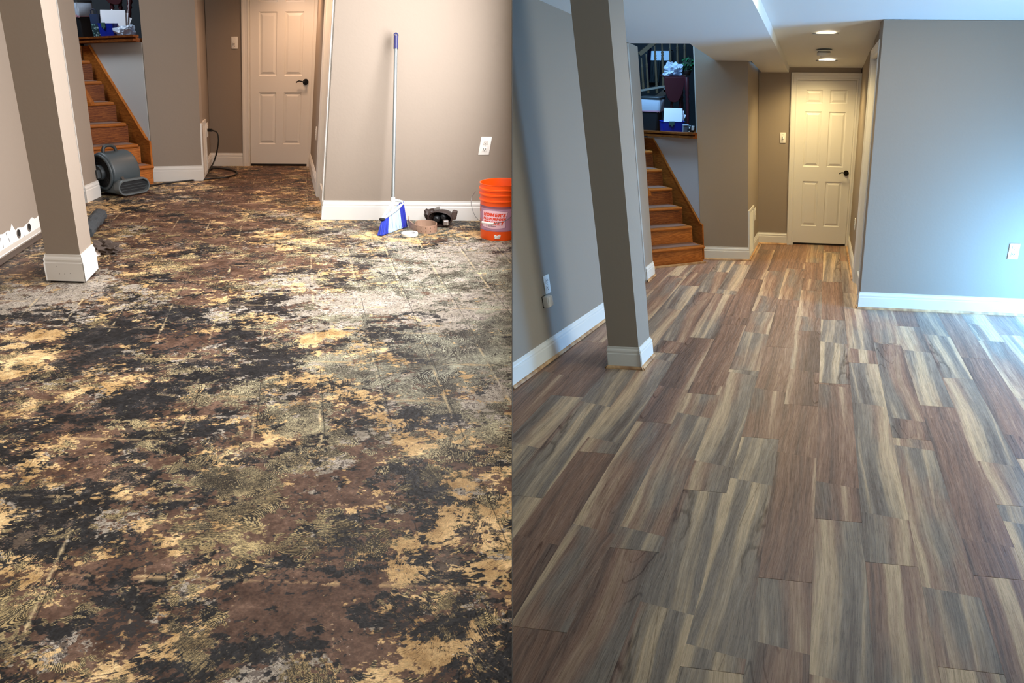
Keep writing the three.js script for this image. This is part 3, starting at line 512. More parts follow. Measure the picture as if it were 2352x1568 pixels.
function sunkPanel(face, u0, u1, v0, v1) {               // moulded door panel: slope down, flat, slope up to a raised field
  const R = [[0, 0.0], [0.012, -0.010], [0.018, -0.0105], [0.044, -0.002]].map(([d, w]) => [[u0 + d, v0 + d], [u1 - d, v0 + d], [u1 - d, v1 - d], [u0 + d, v1 - d]].map(([u, v]) => face.at(u, v, w)));
  const f = [R[3]]; for (let k = 0; k < 3; k++) for (let i = 0; i < 4; i++) { const j = (i + 1) % 4; f.push([R[k][i], R[k][j], R[k + 1][j], R[k + 1][i]]); }
  return solid(f, face.p[1].clone().sub(face.p[0]).normalize(), face.n);
}
function leverHandle(face, u, v, parent, dir = -1) {
  const g = new THREE.CylinderGeometry(0.034, 0.036, 0.012, 28); g.rotateX(Math.PI / 2);
  const neck = new THREE.CylinderGeometry(0.012, 0.014, 0.045, 16); neck.rotateX(Math.PI / 2); neck.translate(0, 0, 0.024);
  const h = mesh('handle', [face.fit(g, u, v, 0.006), face.fit(neck, u, v, 0.006)], BLACK_METAL, parent);
  mesh('lever', face.fit(tube([V(0, 0, 0.05), V(dir * 0.03, 0.006, 0.055), V(dir * 0.07, 0.012, 0.052), V(dir * 0.105, -0.004, 0.046)], 0.0075, 24, 10), u, v, 0), BLACK_METAL, h);
}
function duplex(face, u, v, w, h, name, label, slotMat = PLASTIC_WHITE) {   // receptacle: plate, two faces with their slots, screw
  const t = thing(name, label, 'outlet', face.at(u, v, 0).toArray());
  const put = (g, du, dv, dw) => { const q = face.fit(g, u + du, v + dv, dw), a = q.attributes.position; for (let i = 0; i < a.count; i++) a.setXYZ(i, a.getX(i) - t.position.x, a.getY(i) - t.position.y, a.getZ(i) - t.position.z); return q; };
  mesh('cover_plate', put(new RoundedBoxGeometry(w, h, 0.007, 2, 0.003), 0, 0, 0.0035), PLASTIC_WHITE, t);
  for (const s of [1, -1]) {
    const r = mesh('socket', put(new RoundedBoxGeometry(w * 0.46, h * 0.27, 0.004, 2, 0.0018), 0, s * h * 0.19, 0.008), PLASTIC_WHITE, t);
    for (const d of [-1, 1]) mesh('slot', put(new THREE.BoxGeometry(w * 0.045, h * 0.085, 0.001), d * w * 0.1, s * h * 0.19 + h * 0.025, 0.0104), DARK_SLOT, r);
    const g = new THREE.CylinderGeometry(h * 0.022, h * 0.022, 0.001, 12); g.rotateX(Math.PI / 2); mesh('ground_hole', put(g, 0, s * h * 0.19 - h * 0.07, 0.0104), DARK_SLOT, r);
  }
  const sc = new THREE.CylinderGeometry(0.004, 0.004, 0.002, 12); sc.rotateX(Math.PI / 2); mesh('screw', put(sc, 0, 0, 0.0075), std(0xb9b6ae, 0.3, { metalness: 0.7 }), t);
  return t;
}
const rooms = {};
function buildRoom(key, T, y0, txt) {
  const after = key === 'after', F = {}; for (const k of ['left', 'stubFront', 'stubSide', 'post0', 'post1', 'post2', 'post3', 'column', 'ventWall', 'doorWall', 'hallRight', 'right']) F[k] = new Face(T[k]);
  F.well = new Face(T.well, true); rooms[key] = F;
  const keep = g => after ? clipX(g, 0.0045, 1) : clipX(g, -0.0045, -1);
  // left wall and the stub that ends it at the stairs
  wall('wall_left', keep(F.left.box(0, F.left.w, -0.0, F.left.h[0] + 0.1, -0.07, 0)));
  {
    const [a, b, , ] = F.stubFront.p, s = F.stubSide.p, up = F.stubFront.p[2], q = [F.stubFront.p[0], b, s[1], F.stubFront.p[0].clone().add(s[1]).sub(b)], t = [F.stubFront.p[3], up, s[2], F.stubFront.p[3].clone().add(s[2]).sub(up)];
    wall('wall_stub', box8([...q, ...t]));
    struct(mesh('trim', frameRun(F.stubFront, [[F.stubFront.w, 0.0], [F.stubFront.w, F.stubFront.h[0] - 0.005]], [[-1, 0], [-1, 0]], [[0, 0], [0, 0.014], [0.012, 0.016], [0.02, 0.012], [0.048, 0.012], [0.054, 0.008], [0.056, 0]]), TRIM));
    const bb = [F.stubSide.run(BASE, 0, F.stubSide.w, -1, 0), F.stubFront.run(BASE, F.stubFront.w - 0.07, F.stubFront.w, 0, 1)];
    struct(mesh('baseboard_stub', bb, TRIM));
    if (after) struct(mesh('trim', F.stubSide.run(SHOE, 0, F.stubSide.w, -1, 0), SHOE_WOOD));
  }
  // square post
  {
    const P = struct(new THREE.Group(), txt + ' square painted post with moulded white base'); P.name = numbered('pillar'); scene.add(P);
    const f = [F.post0, F.post1, F.post2, F.post3];
    mesh('shaft', box8([f[0].p[0], f[0].p[1], f[1].p[1], f[2].p[1], f[0].p[3], f[0].p[2], f[1].p[2], f[2].p[2]]), PAINT, P);
    mesh('base_moulding', f.map(q => q.run(BASE, 0, q.w, -1, 1, after ? 0 : 0.012)), TRIM, P);
    if (after) mesh('shoe_moulding', f.map(q => q.run(SHOE, 0, q.w, -1, 1)), SHOE_WOOD, P);
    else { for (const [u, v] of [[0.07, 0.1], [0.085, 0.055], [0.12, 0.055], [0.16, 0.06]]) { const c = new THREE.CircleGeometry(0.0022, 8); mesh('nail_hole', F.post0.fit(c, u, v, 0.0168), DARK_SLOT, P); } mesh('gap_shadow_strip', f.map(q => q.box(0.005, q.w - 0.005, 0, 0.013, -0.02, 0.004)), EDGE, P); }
  }
  // wall between stairs and hall, hall walls
  wall('wall_column', F.column.box(0, F.column.w, 0, 3.1, -0.11, 0));
  struct(mesh('baseboard_column', F.column.run(BASE, 0.0, F.column.w, 0, 1), TRIM));
  wall('wall_hall_left', [F.ventWall.box(0.08, F.ventWall.w, 0, 2.3, -0.1, 0), F.ventWall.box(0, 0.08, 0, 2.3, -0.004, 0)]);
  struct(mesh('baseboard_hall_left', F.ventWall.run(BASE, 0.47, F.ventWall.w, 0, -1), TRIM));
  const dx = T.doorWall.x, D = F.doorWall, U = x => x - dx;
  wall('wall_back', [D.box(0, U(0.022), 0, 2.36, -0.1, 0), D.box(U(0.806), D.w, 0, 2.36, -0.1, 0), D.box(U(0.022), U(0.806), 2.155, 2.36, -0.1, 0)]);
  struct(mesh('baseboard_back', D.run(BASE, 0, U(-0.058), 1, 0), TRIM));
  // six-panel door
  {
    const G = struct(new THREE.Group(), txt + ' white six-panel door at the end of the hall'); G.name = numbered('door'); scene.add(G);
    mesh('casing', frameRun(D, [[U(0.034), 0], [U(0.034), 2.148], [U(0.794), 2.148], [U(0.794), 0]], [[-1, 0], [-1, 1], [1, 1], [1, 0]], CASING), TRIM, G);
    mesh('jamb', [D.box(U(0.022), U(0.034), 0, 2.155, -0.1, 0.001), D.box(U(0.794), U(0.806), 0, 2.155, -0.1, 0.001), D.box(U(0.022), U(0.806), 2.146, 2.158, -0.1, 0.001)], TRIM, G);
    const w = -0.016, L = U(0.037), R = U(0.791), b = 0.028, t = 2.143, cols = [[U(0.145), U(0.366)], [U(0.462), U(0.690)]], rows = [[0.262, 0.866], [1.056, 1.760], [1.860, 2.030]];
    const vs = [b, rows[0][0], rows[0][1], rows[1][0], rows[1][1], rows[2][0], rows[2][1], t], us = [L, cols[0][0], cols[0][1], cols[1][0], cols[1][1], R];
    const bars = [D.box(us[0], us[1], b, t, w - 0.035, w), D.box(us[2], us[3], b, t, w - 0.035, w), D.box(us[4], us[5], b, t, w - 0.035, w)];
    for (const [p, q] of [[0, 1], [2, 3], [4, 5], [6, 7]]) bars.push(D.box(us[1], us[2], vs[p], vs[q], w - 0.035, w), D.box(us[3], us[4], vs[p], vs[q], w - 0.035, w));
    const leaf = mesh('door_leaf', bars, TRIM, G);
    for (const [v0, v1] of rows) for (const [u0, u1] of cols) {
      const sunk = new Face({ p: D.p.map(p => p.clone().addScaledVector(D.n, w).toArray()), w: D.w, h: D.h });
      mesh('door_panel', [sunkPanel(sunk, u0, u1, v0, v1), D.box(u0, u1, v0, v1, w - 0.034, w - 0.013)], TRIM, leaf);
    }
    leverHandle(new Face({ p: D.p.map(p => p.clone().addScaledVector(D.n, w).toArray()), w: D.w, h: D.h }), U(0.737), 0.985, G);
    mesh('door_gap_shade', D.box(L, R, 0.001, 0.026, w - 0.04, w - 0.01), EDGE, G);  // dark strip standing in for the shade of the gap under the leaf
  }
  // light switch beside the door
  {
    const t = thing('light_switch', txt + ' cream toggle light switch on the dim hall wall left of the panelled door', 'light switch', D.at(U(-0.147), 1.423, 0).toArray());
    const put = (g, du, dv, dw) => { const q = D.fit(g, U(-0.147) + du, 1.423 + dv, dw); q.translate(-t.position.x, -t.position.y, -t.position.z); return q; };
    mesh('cover_plate', put(new RoundedBoxGeometry(0.078, 0.134, 0.007, 2, 0.003), 0, 0, 0.0035), PLASTIC_WHITE, t);
    const tg = new RoundedBoxGeometry(0.012, 0.03, 0.022, 2, 0.003); tg.rotateX(-0.5); mesh('toggle', put(tg, 0, 0, 0.012), PLASTIC_WHITE, t);
    mesh('toggle_slot', put(new THREE.BoxGeometry(0.014, 0.034, 0.001), 0, 0, 0.0074), DARK_SLOT, t);
    for (const s of [1, -1]) { const c = new THREE.CylinderGeometry(0.0038, 0.0038, 0.002, 10); c.rotateX(Math.PI / 2); mesh('screw', put(c, 0, s * 0.042, 0.0075), DARK_SLOT, t); }
  }
  // return-air grille and outlet on the hall's left side
  {
    const f = F.ventWall, t = thing('air_grille', txt + ' tall white return-air grille low on the corner of the hall wall', 'vent grille', f.at(0.23, 0.02, 0).toArray());
    const loc = g => { g.translate(-t.position.x, -t.position.y, -t.position.z); return g; };
    mesh('grille_frame', [f.box(0.0, 0.46, 0.015, 0.045, 0, 0.016), f.box(0.0, 0.46, 0.575, 0.605, 0, 0.016), f.box(0.0, 0.04, 0.045, 0.575, 0, 0.016), f.box(0.42, 0.46, 0.045, 0.575, 0, 0.016)].map(loc), TRIM, t);
    const sl = []; for (let i = 0; i < 30; i++) { const v = 0.052 + i * 0.0176, q = (u, dv, w) => f.at(u, v + dv, w); sl.push(box8([q(0.04, 0, 0.012), q(0.42, 0, 0.012), q(0.42, 0.002, 0.012), q(0.04, 0.002, 0.012), q(0.04, 0.011, 0.001), q(0.42, 0.011, 0.001), q(0.42, 0.013, 0.001), q(0.04, 0.013, 0.001)])); }
    mesh('louvers', sl.map(loc), TRIM, t).userData.kind = 'stuff';
    mesh('duct_back', loc(f.box(0.03, 0.43, 0.03, 0.59, -0.001, 0.0005)), DARK_SLOT, t);
    duplex(f, after ? 0.65 : 0.66, 0.465, 0.11, 0.16, 'outlet', txt + ' cream outlet on the hall wall behind the tall grille');
  }
  // hall's right wall with its closet door
  {
    const H = F.hallRight, w = H.w, u0 = 1.715, u1 = 2.515;
    wall('wall_hall_right', [H.box(0, u0, 0, 2.36, -0.1, 0), H.box(u1, w - 0.08, 0, 2.5, -0.1, 0), H.box(w - 0.08, w, 0, 2.5, -0.004, 0), H.box(u0, u1, 2.25, 2.5, -0.1, 0)]);
    const G = struct(new THREE.Group(), txt + ' closet door seen edge-on in the right hall wall'); G.name = numbered('door'); scene.add(G);
    mesh('casing', frameRun(H, [[u0 + 0.012, 0.0], [u0 + 0.012, 2.238], [u1 - 0.012, 2.238], [u1 - 0.012, 0.0]], [[-1, 0], [-1, 1], [1, 1], [1, 0]], CASING), TRIM, G);
    mesh('jamb', [H.box(u0, u0 + 0.012, 0, 2.25, -0.1, 0.001), H.box(u1 - 0.012, u1, 0, 2.25, -0.1, 0.001), H.box(u0, u1, 2.238, 2.25, -0.1, 0.001)], TRIM, G);
    mesh('door_leaf', H.box(u0 + 0.014, u1 - 0.014, 0.14, 2.235, -0.07, -0.03), TRIM, G);
    mesh('sill_board', H.box(u0 + 0.013, u1 - 0.013, 0, 0.132, -0.07, -0.014), TRIM, G);
    struct(mesh('baseboard_hall_right', [H.run(BASE, 0, u0 - 0.08, 1, 0), H.run(BASE, u1 + 0.08, w, 0, 1)], TRIM));
    if (after) struct(mesh('trim', [H.run(SHOE, 0, u0 - 0.08, 1, 0), H.run(SHOE, u1 + 0.08, w, 0, 1)], SHOE_WOOD));
    duplex(H, 1.05, 0.51, 0.08, 0.13, 'outlet', txt + ' narrow-looking outlet on the hall right wall near the panelled door');
  }
  // long right wall
  wall('wall_right', keep(F.right.box(0, F.right.w + (after ? 0 : 0.35), 0, 2.47, -0.1, 0)));
  struct(mesh('baseboard_right', keep(F.right.run(BASE, 0, F.right.w + (after ? 0 : 0.1), -1, 0)), TRIM));
  if (after) {
    struct(mesh('trim', F.right.run(SHOE, 0, F.right.w, -1, 0), SHOE_WOOD));
    struct(mesh('baseboard_left', keep(F.left.run(BASE, 0, F.left.w)), TRIM)); struct(mesh('trim', keep(F.left.run(SHOE, 0, F.left.w)), SHOE_WOOD));
    struct(mesh('trim', [F.column.run(SHOE, 0, F.column.w, 0, 1), F.ventWall.run(SHOE, 0, F.ventWall.w, -1, -1)], SHOE_WOOD));
    struct(mesh('trim', D.run(SHOE, 0, U(-0.058), 1, 0), SHOE_WOOD));
  }
  // stairs
  {
    const S = thing('staircase', txt + ' oak staircase climbing beside the white triangular wall', 'stairs', V(T.steps[0][4]).toArray());
    const loc = g => { g.translate(-S.position.x, -S.position.y, -S.position.z); return g; };
    T.steps.forEach((q, i) => {
      const [R, L, RB, LB, r, l] = q.map(p => V(p)), back = RB.clone().sub(R).setY(0).normalize(), along = L.clone().sub(R).normalize(), dn = V(0, -0.033, 0);
      const e = back.clone().multiplyScalar(0.03), deep = back.clone().multiplyScalar(i === 6 ? 0.1 : 0.30);
      if (i < 6) {
        const A = R.clone().addScaledVector(along, i ? 0.03 : 0), B = L.clone(), tr = [A, B, B.clone().add(deep), A.clone().add(deep)];
        const nose = tube([A, A.clone().lerp(B, 0.5), B], 0.0165, 4, 10); nose.translate(0, -0.0165, 0);
        const t = mesh('tread', [loc(box8([...tr.map(p => p.clone().add(dn)), ...tr], along)), loc(nose)], OAK_TREAD, S);
        const inset = (p, k) => p.clone().addScaledVector(back, k); const c = [inset(A, 0.035).addScaledVector(along, 0.03), inset(B, 0.035), inset(B, 0.26), inset(A, 0.26).addScaledVector(along, 0.03)], up = V(0, 0.004, 0);
        mesh('tread_pad', loc(box8([...c, ...c.map(p => p.clone().add(up))], along)), TREAD_MAT, t);
      }
      const a = r.clone().add(e), b = l.clone().add(e), th = back.clone().multiplyScalar(0.02), a2 = R.clone().add(e).add(dn), b2 = L.clone().add(e).add(dn);
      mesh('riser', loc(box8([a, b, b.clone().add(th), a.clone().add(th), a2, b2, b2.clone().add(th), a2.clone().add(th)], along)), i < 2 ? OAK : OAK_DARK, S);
    });
    const W = F.well;
    mesh('side_skirt', loc(prism(T.wedge.map(p => V(p)), V(-0.02, 0, -0.12))), OAK, S);
    const skirt = W.poly([[W.w + 0.02, 0], [W.w + 0.02, 0.44], [W.w - 0.045, 0.46], [0.20, 1.43], [0.0, 1.43], [0.0, 1.1], [0.5, 0.3], [0.8, 0]], 0.002, 0.022);
    mesh('skirt_board', loc(skirt), OAK, S);
    mesh('skirt_moulding', loc(bar(W.at(W.w - 0.045, 0.463, 0.014), W.at(0.20, 1.433, 0.014), 0.03, 0.012)), OAK_TREAD, S);
    if (after) mesh('shoe_moulding', loc(bar(V(T.steps[0][4]).add(V(0, 0.011, 0.03)), V(T.steps[0][5]).add(V(0, 0.011, 0.03)), 0.02, 0.02)), SHOE_WOOD, S);
    const c = T.cap.map(p => V(p)), out = W.n.clone();
    const lo = c[0].clone().lerp(c[3], 0.25), lo2 = c[1].clone().lerp(c[2], 0.25), hi = c[0].clone().lerp(c[3], 0.85), hi2 = c[1].clone().lerp(c[2], 0.85);
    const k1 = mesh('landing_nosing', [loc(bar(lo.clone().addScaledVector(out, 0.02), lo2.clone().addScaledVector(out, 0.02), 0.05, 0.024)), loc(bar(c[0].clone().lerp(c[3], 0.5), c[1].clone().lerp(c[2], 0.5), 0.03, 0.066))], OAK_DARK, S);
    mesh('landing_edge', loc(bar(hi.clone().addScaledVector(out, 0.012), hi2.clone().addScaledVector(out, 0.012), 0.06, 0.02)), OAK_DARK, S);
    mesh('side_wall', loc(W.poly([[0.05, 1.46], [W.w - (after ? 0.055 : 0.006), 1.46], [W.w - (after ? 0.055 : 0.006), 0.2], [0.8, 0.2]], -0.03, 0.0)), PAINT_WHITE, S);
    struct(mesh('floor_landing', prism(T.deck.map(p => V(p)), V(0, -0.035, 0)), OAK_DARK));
  }
}
buildRoom('before', BEFORE, 1.0, 'stripped room:');
buildRoom('after', AFTER, 0, 'finished room:');
{ // ceilings
  const up = V(0, 0.25, 0), s = AFTER.soffit.map(p => V(p)), c = AFTER.ceil.map(p => V(p));
  struct(mesh('ceiling_soffit', clipX(prism(s, up), 0.004, 1), CEILING), 'dropped white soffit over the stairs side of the finished room');
  struct(mesh('ceiling', clipX(prism(c, up), 0.004, 1), CEILING));
  const lid = (x0, x1, z0, z1, y) => box8([V(x0, y, z0), V(x1, y, z0), V(x1, y, z1), V(x0, y, z1), V(x0, y + 0.1, z0), V(x1, y + 0.1, z0), V(x1, y + 0.1, z1), V(x0, y + 0.1, z1)]);
  struct(mesh('ceiling', lid(-7, -0.004, -12.0, 2.6, 4.75), CEILING));
  struct(mesh('ceiling', [lid(-6.0, -0.004, -7.6, 2.6, 3.75), lid(-3.3, -0.004, -9.8, -6.7, 3.36)], CEILING));
  struct(mesh('ceiling', lid(0.004, 6.6, -6.4, 2.6, 2.98), CEILING));
  struct(mesh('ceiling', lid(0.3, 3.4, -12.6, -8.4, 4.1), CEILING));
  // partition added to keep the light of the two rooms apart, and the walls behind the camera
  const w = (pts, y0, y1) => prism(pts.map(([x, z]) => V(x, y0, z)), V(0, y1 - y0, 0));
  struct(mesh('wall_added_divider', w([[-0.0004, -1.4], [0.0004, -1.4], [0.0035, -5.46], [0.0035, -6.9], [-0.0035, -6.9]], -0.1, 4.3), PAINT));
  struct(mesh('wall_back', w([[-7, 2.4], [6.6, 2.4], [6.6, 2.5], [-7, 2.5]], -0.1, 4.8), PAINT));
  struct(mesh('wall_left', w([[-3.30, -3.40], [-3.2, 2.45], [-3.3, 2.45], [-3.42, -3.40]], 0.9, 4.6), PAINT));
  const R = AFTER.right.p[1];
  struct(mesh('wall_right', w([[R[0], R[2]], [5.5, 2.45], [5.6, 2.45], [R[0] + 0.1, R[2]]], -0.1, 3.1), PAINT));
  // dark stairwells above the landings
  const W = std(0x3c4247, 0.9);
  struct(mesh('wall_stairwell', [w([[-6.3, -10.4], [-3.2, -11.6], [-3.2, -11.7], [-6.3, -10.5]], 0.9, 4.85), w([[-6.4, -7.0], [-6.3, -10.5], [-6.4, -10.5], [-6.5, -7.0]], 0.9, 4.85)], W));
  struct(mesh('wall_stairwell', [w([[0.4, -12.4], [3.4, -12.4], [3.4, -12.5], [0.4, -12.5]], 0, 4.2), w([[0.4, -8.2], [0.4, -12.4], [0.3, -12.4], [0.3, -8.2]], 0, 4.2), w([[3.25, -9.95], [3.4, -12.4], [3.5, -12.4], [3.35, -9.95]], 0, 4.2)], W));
}
// ---------------------------------------------------------------- lamps of the two halls
function recessedLamp(pos, d, label, group) {
  const t = thing('recessed_light', label, 'ceiling light', pos, 0, group);
  mesh('trim_ring', new THREE.LatheGeometry([[0.082, -0.001], [0.086, -0.010], [0.100, -0.011], [0.112, -0.005], [0.114, 0.002], [0.084, 0.002]].map(p => new THREE.Vector2(...p)), 40), TRIM, t);
  const glow = std(0xfff3dd, 0.4, { emissive: d.color.clone().lerp(new THREE.Color(1, 1, 1), 0.55), emissiveIntensity: 6 });
  const disc = new THREE.CylinderGeometry(0.083, 0.083, 0.004, 36); disc.translate(0, -0.005, 0); mesh('lens', disc, glow, t);
  const l = new THREE.SpotLight(d.color, d.intensity, 0, 1.25, 0.7, 2); l.position.set(pos[0], pos[1] - 0.03, pos[2]); l.target.position.set(pos[0], pos[1] - 2, pos[2]); l.castShadow = true; l.shadow.radius = 8; scene.add(l, l.target);
}
recessedLamp(AFTER.lamp0, LAMP.after, 'lit round recessed light in the ceiling nearer the room, in front of the smoke detector');
recessedLamp(AFTER.lamp1, LAMP.after, 'lit round recessed light in the ceiling nearest the panelled door, behind the smoke detector');
for (const k of ['lamp0', 'lamp1']) recessedLamp([BEFORE[k][0], Math.min(BEFORE[k][1], 3.355), BEFORE[k][2]], LAMP.before, 'recessed light above the stripped hall, ' + (k === 'lamp0' ? 'nearer the broom wall' : 'nearer the panelled door'));
{
  const t = thing('smoke_detector', 'round white smoke detector on the hall ceiling between two recessed lights', 'smoke detector', AFTER.smoke);
  mesh('base_plate', new THREE.LatheGeometry([[0, 0.004], [0.078, 0.004], [0.08, -0.006], [0.074, -0.012], [0, -0.012]].map(p => new THREE.Vector2(...p)), 36), TRIM, t);
  mesh('vent_ring', new THREE.CylinderGeometry(0.062, 0.062, 0.012, 36).translate(0, -0.017, 0), DARK_SLOT, t);
  mesh('body', new THREE.LatheGeometry([[0, -0.022], [0.066, -0.022], [0.068, -0.03], [0.064, -0.052], [0.054, -0.062], [0, -0.064]].map(p => new THREE.Vector2(...p)), 36), TRIM, t);
  mesh('test_button', new THREE.CylinderGeometry(0.018, 0.018, 0.012, 20).translate(-0.02, -0.066, 0.02), TRIM, t);
}
// glazed doors that let the daylight in, out of the picture
{
  const pane = (c, k) => new THREE.MeshStandardMaterial({ color: 0xffffff, emissive: c, emissiveIntensity: k, roughness: 0.3 });
  const g = struct(new THREE.Group(), 'glazed patio door in the right side wall of the finished room'); g.name = numbered('window'); scene.add(g);
  const bx = (x0, x1, y0, y1, z0, z1) => box8([V(x0, y0, z0), V(x1, y0, z0), V(x1, y0, z1), V(x0, y0, z1), V(x0, y1, z0), V(x1, y1, z0), V(x1, y1, z1), V(x0, y1, z1)]);
  for (const [z0, z1, d] of [[-6.5, -5.05, DAY_AND_FILL.rightLow], [-4.95, -3.5, DAY_AND_FILL.right]]) mesh('pane', bx(5.40, 5.42, 0.2, 2.1, z0, z1), pane(d.color, 1.5), g);
  mesh('window_frame', [bx(5.36, 5.46, 0.1, 0.2, -6.6, -3.4), bx(5.36, 5.46, 2.1, 2.2, -6.6, -3.4), bx(5.36, 5.46, 0.2, 2.1, -6.6, -6.5), bx(5.36, 5.46, 0.2, 2.1, -5.05, -4.95), bx(5.36, 5.46, 0.2, 2.1, -3.5, -3.4)], TRIM, g);
}
// ---------------------------------------------------------------- outlets of the big walls
const FB = rooms.before, FA = rooms.after;
duplex(FB.right, 2.221 - BEFORE.right.x, 0.599, 0.092, 0.142, 'outlet', 'white duplex outlet on the bright right wall above the orange bucket');
duplex(FA.right, 2.222 - AFTER.right.x, 0.586, 0.094, 0.142, 'outlet', 'blue-lit white duplex outlet on the bare right wall of the finished room');
{
  const L = FA.left, u = z => (z - AFTER.left.z) * Math.hypot(1, 0.098);
  duplex(L, u(1.236), 0.535, 0.074, 0.134, 'outlet', 'white duplex outlet on the left wall above a small white box');
  const t = thing('junction_box', 'small white plastic cable box under the outlet on the left wall', 'cable box', L.at(u(1.185), 0.425, 0).toArray());
  const loc = g => { const q = L.fit(g, u(1.185), 0.425, 0); q.translate(-t.position.x, -t.position.y, -t.position.z); return q; };
  mesh('housing', loc(new RoundedBoxGeometry(0.064, 0.078, 0.05, 3, 0.006).translate(0, 0, 0.025)), PLASTIC_WHITE, t);
  mesh('cover', loc(new RoundedBoxGeometry(0.058, 0.07, 0.006, 2, 0.003).translate(0, 0, 0.052)), PLASTIC_WHITE, t);
  mesh('backing_plate', loc(new THREE.BoxGeometry(0.07, 0.084, 0.004).translate(0, 0, 0.002)), DARK_SLOT, t);
}
// bare, torn plasterboard where the old skirting was pulled off
{
  const L = FB.left, host = scene.children.find(o => o.name === 'wall_left'), r = rand(77), u = z => (z - BEFORE.left.z) * Math.hypot(1, 0.061);
  const top = []; for (let x = 0; x <= L.w + 0.001; x += 0.035) top.push([x, 0.155 + 0.018 * tap(NA, x * 0.7, 0.3) + 0.012 * tap(NC, x * 0.4, 0.1) + (Math.abs(x - u(1.72)) < 0.02 ? 0.045 : 0) + (Math.abs(x - u(2.02)) < 0.02 ? 0.03 : 0)]);
  mesh('bare_strip', L.poly([[0, 0.02], [L.w, 0.02], ...top.reverse()], 0, 0.0015), std(0xe6e4e0, 0.9), host);
  mesh('bottom_edge', L.poly([[0, 0.028], [L.w, 0.028], [L.w, 0.055], [0, 0.055]], 0.001, 0.004), std(0xc9c0b4, 0.9), host);
  mesh('tack_strip', L.box(0, L.w, 0, 0.012, 0.004, 0.05), std(0x584a40, 0.9), host);
  for (const z of [1.45, 1.79, 1.96]) { const c = new THREE.CylinderGeometry(0.03, 0.03, 0.003, 24); c.rotateX(Math.PI / 2); mesh('torn_hole', L.fit(c, u(z), 0.092, 0.001), std(0x6e655d, 0.95), host); const d = new THREE.CylinderGeometry(0.022, 0.022, 0.003, 20); d.rotateX(Math.PI / 2); mesh('hole_inside', L.fit(d, u(z) + 0.004, 0.097, 0.002), DARK_SLOT, host); }
  for (const [z, v] of [[1.53, 0.12], [1.545, 0.075], [1.62, 0.13], [1.64, 0.09], [1.86, 0.05], [1.69, 0.045]]) mesh('cut_mark', L.box(u(z), u(z) + 0.004, v - 0.012, v + 0.012, 0.0005, 0.0025), DARK_SLOT, host);
}
// ---------------------------------------------------------------- things on the stripped floor
function blob(seed, rx, ry, rz, amp, detail = 4, freq = 3) {
  let g = mergeVertices(new THREE.IcosahedronGeometry(1, detail).deleteAttribute('uv').deleteAttribute('normal'), 1e-4); const p = g.attributes.position, v = new THREE.Vector3();
  for (let i = 0; i < p.count; i++) {
    v.fromBufferAttribute(p, i); const n = Math.abs(tap(NA, v.x * 0.11 * freq + seed, v.y * 0.11 * freq + v.z * 0.07)) + Math.abs(tap(NB, v.z * 0.12 * freq + seed, v.x * 0.09 * freq)) - 1;
    v.multiplyScalar(1 + amp * n); p.setXYZ(i, v.x * rx, Math.max(v.y, -0.82) * ry, v.z * rz);
  }
  g.computeVertexNormals(); return toCreasedNormals(g, 0.5);
}
function loft(rings, cap0 = true, cap1 = true) {          // closed rings of points, bottom to top
  const f = []; for (let k = 0; k + 1 < rings.length; k++) for (let i = 0; i < rings[k].length; i++) { const j = (i + 1) % rings[k].length; const q = [rings[k][i], rings[k][j], rings[k + 1][j], rings[k + 1][i]]; q.keep = true; f.push(q); }
  if (cap0) { const q = rings[0].slice().reverse(); q.keep = true; f.push(q); } if (cap1) { const q = rings[rings.length - 1].slice(); q.keep = true; f.push(q); }
  return toCreasedNormals(solid(f), 0.7);
}
function roundRect(w, d, r, y, n = 5) { const out = []; for (const [sx, sz, a0] of [[1, -1, -90], [1, 1, 0], [-1, 1, 90], [-1, -1, 180]]) for (let i = 0; i <= n; i++) { const a = (a0 + 90 * i / n) * Math.PI / 180; out.push(V(sx * (w / 2 - r) + r * Math.cos(a), y, sz * (d / 2 - r) + r * Math.sin(a))); } return out.reverse(); }
const lathe = (pts, n = 64) => new THREE.LatheGeometry(pts.map(p => new THREE.Vector2(...p)), n);

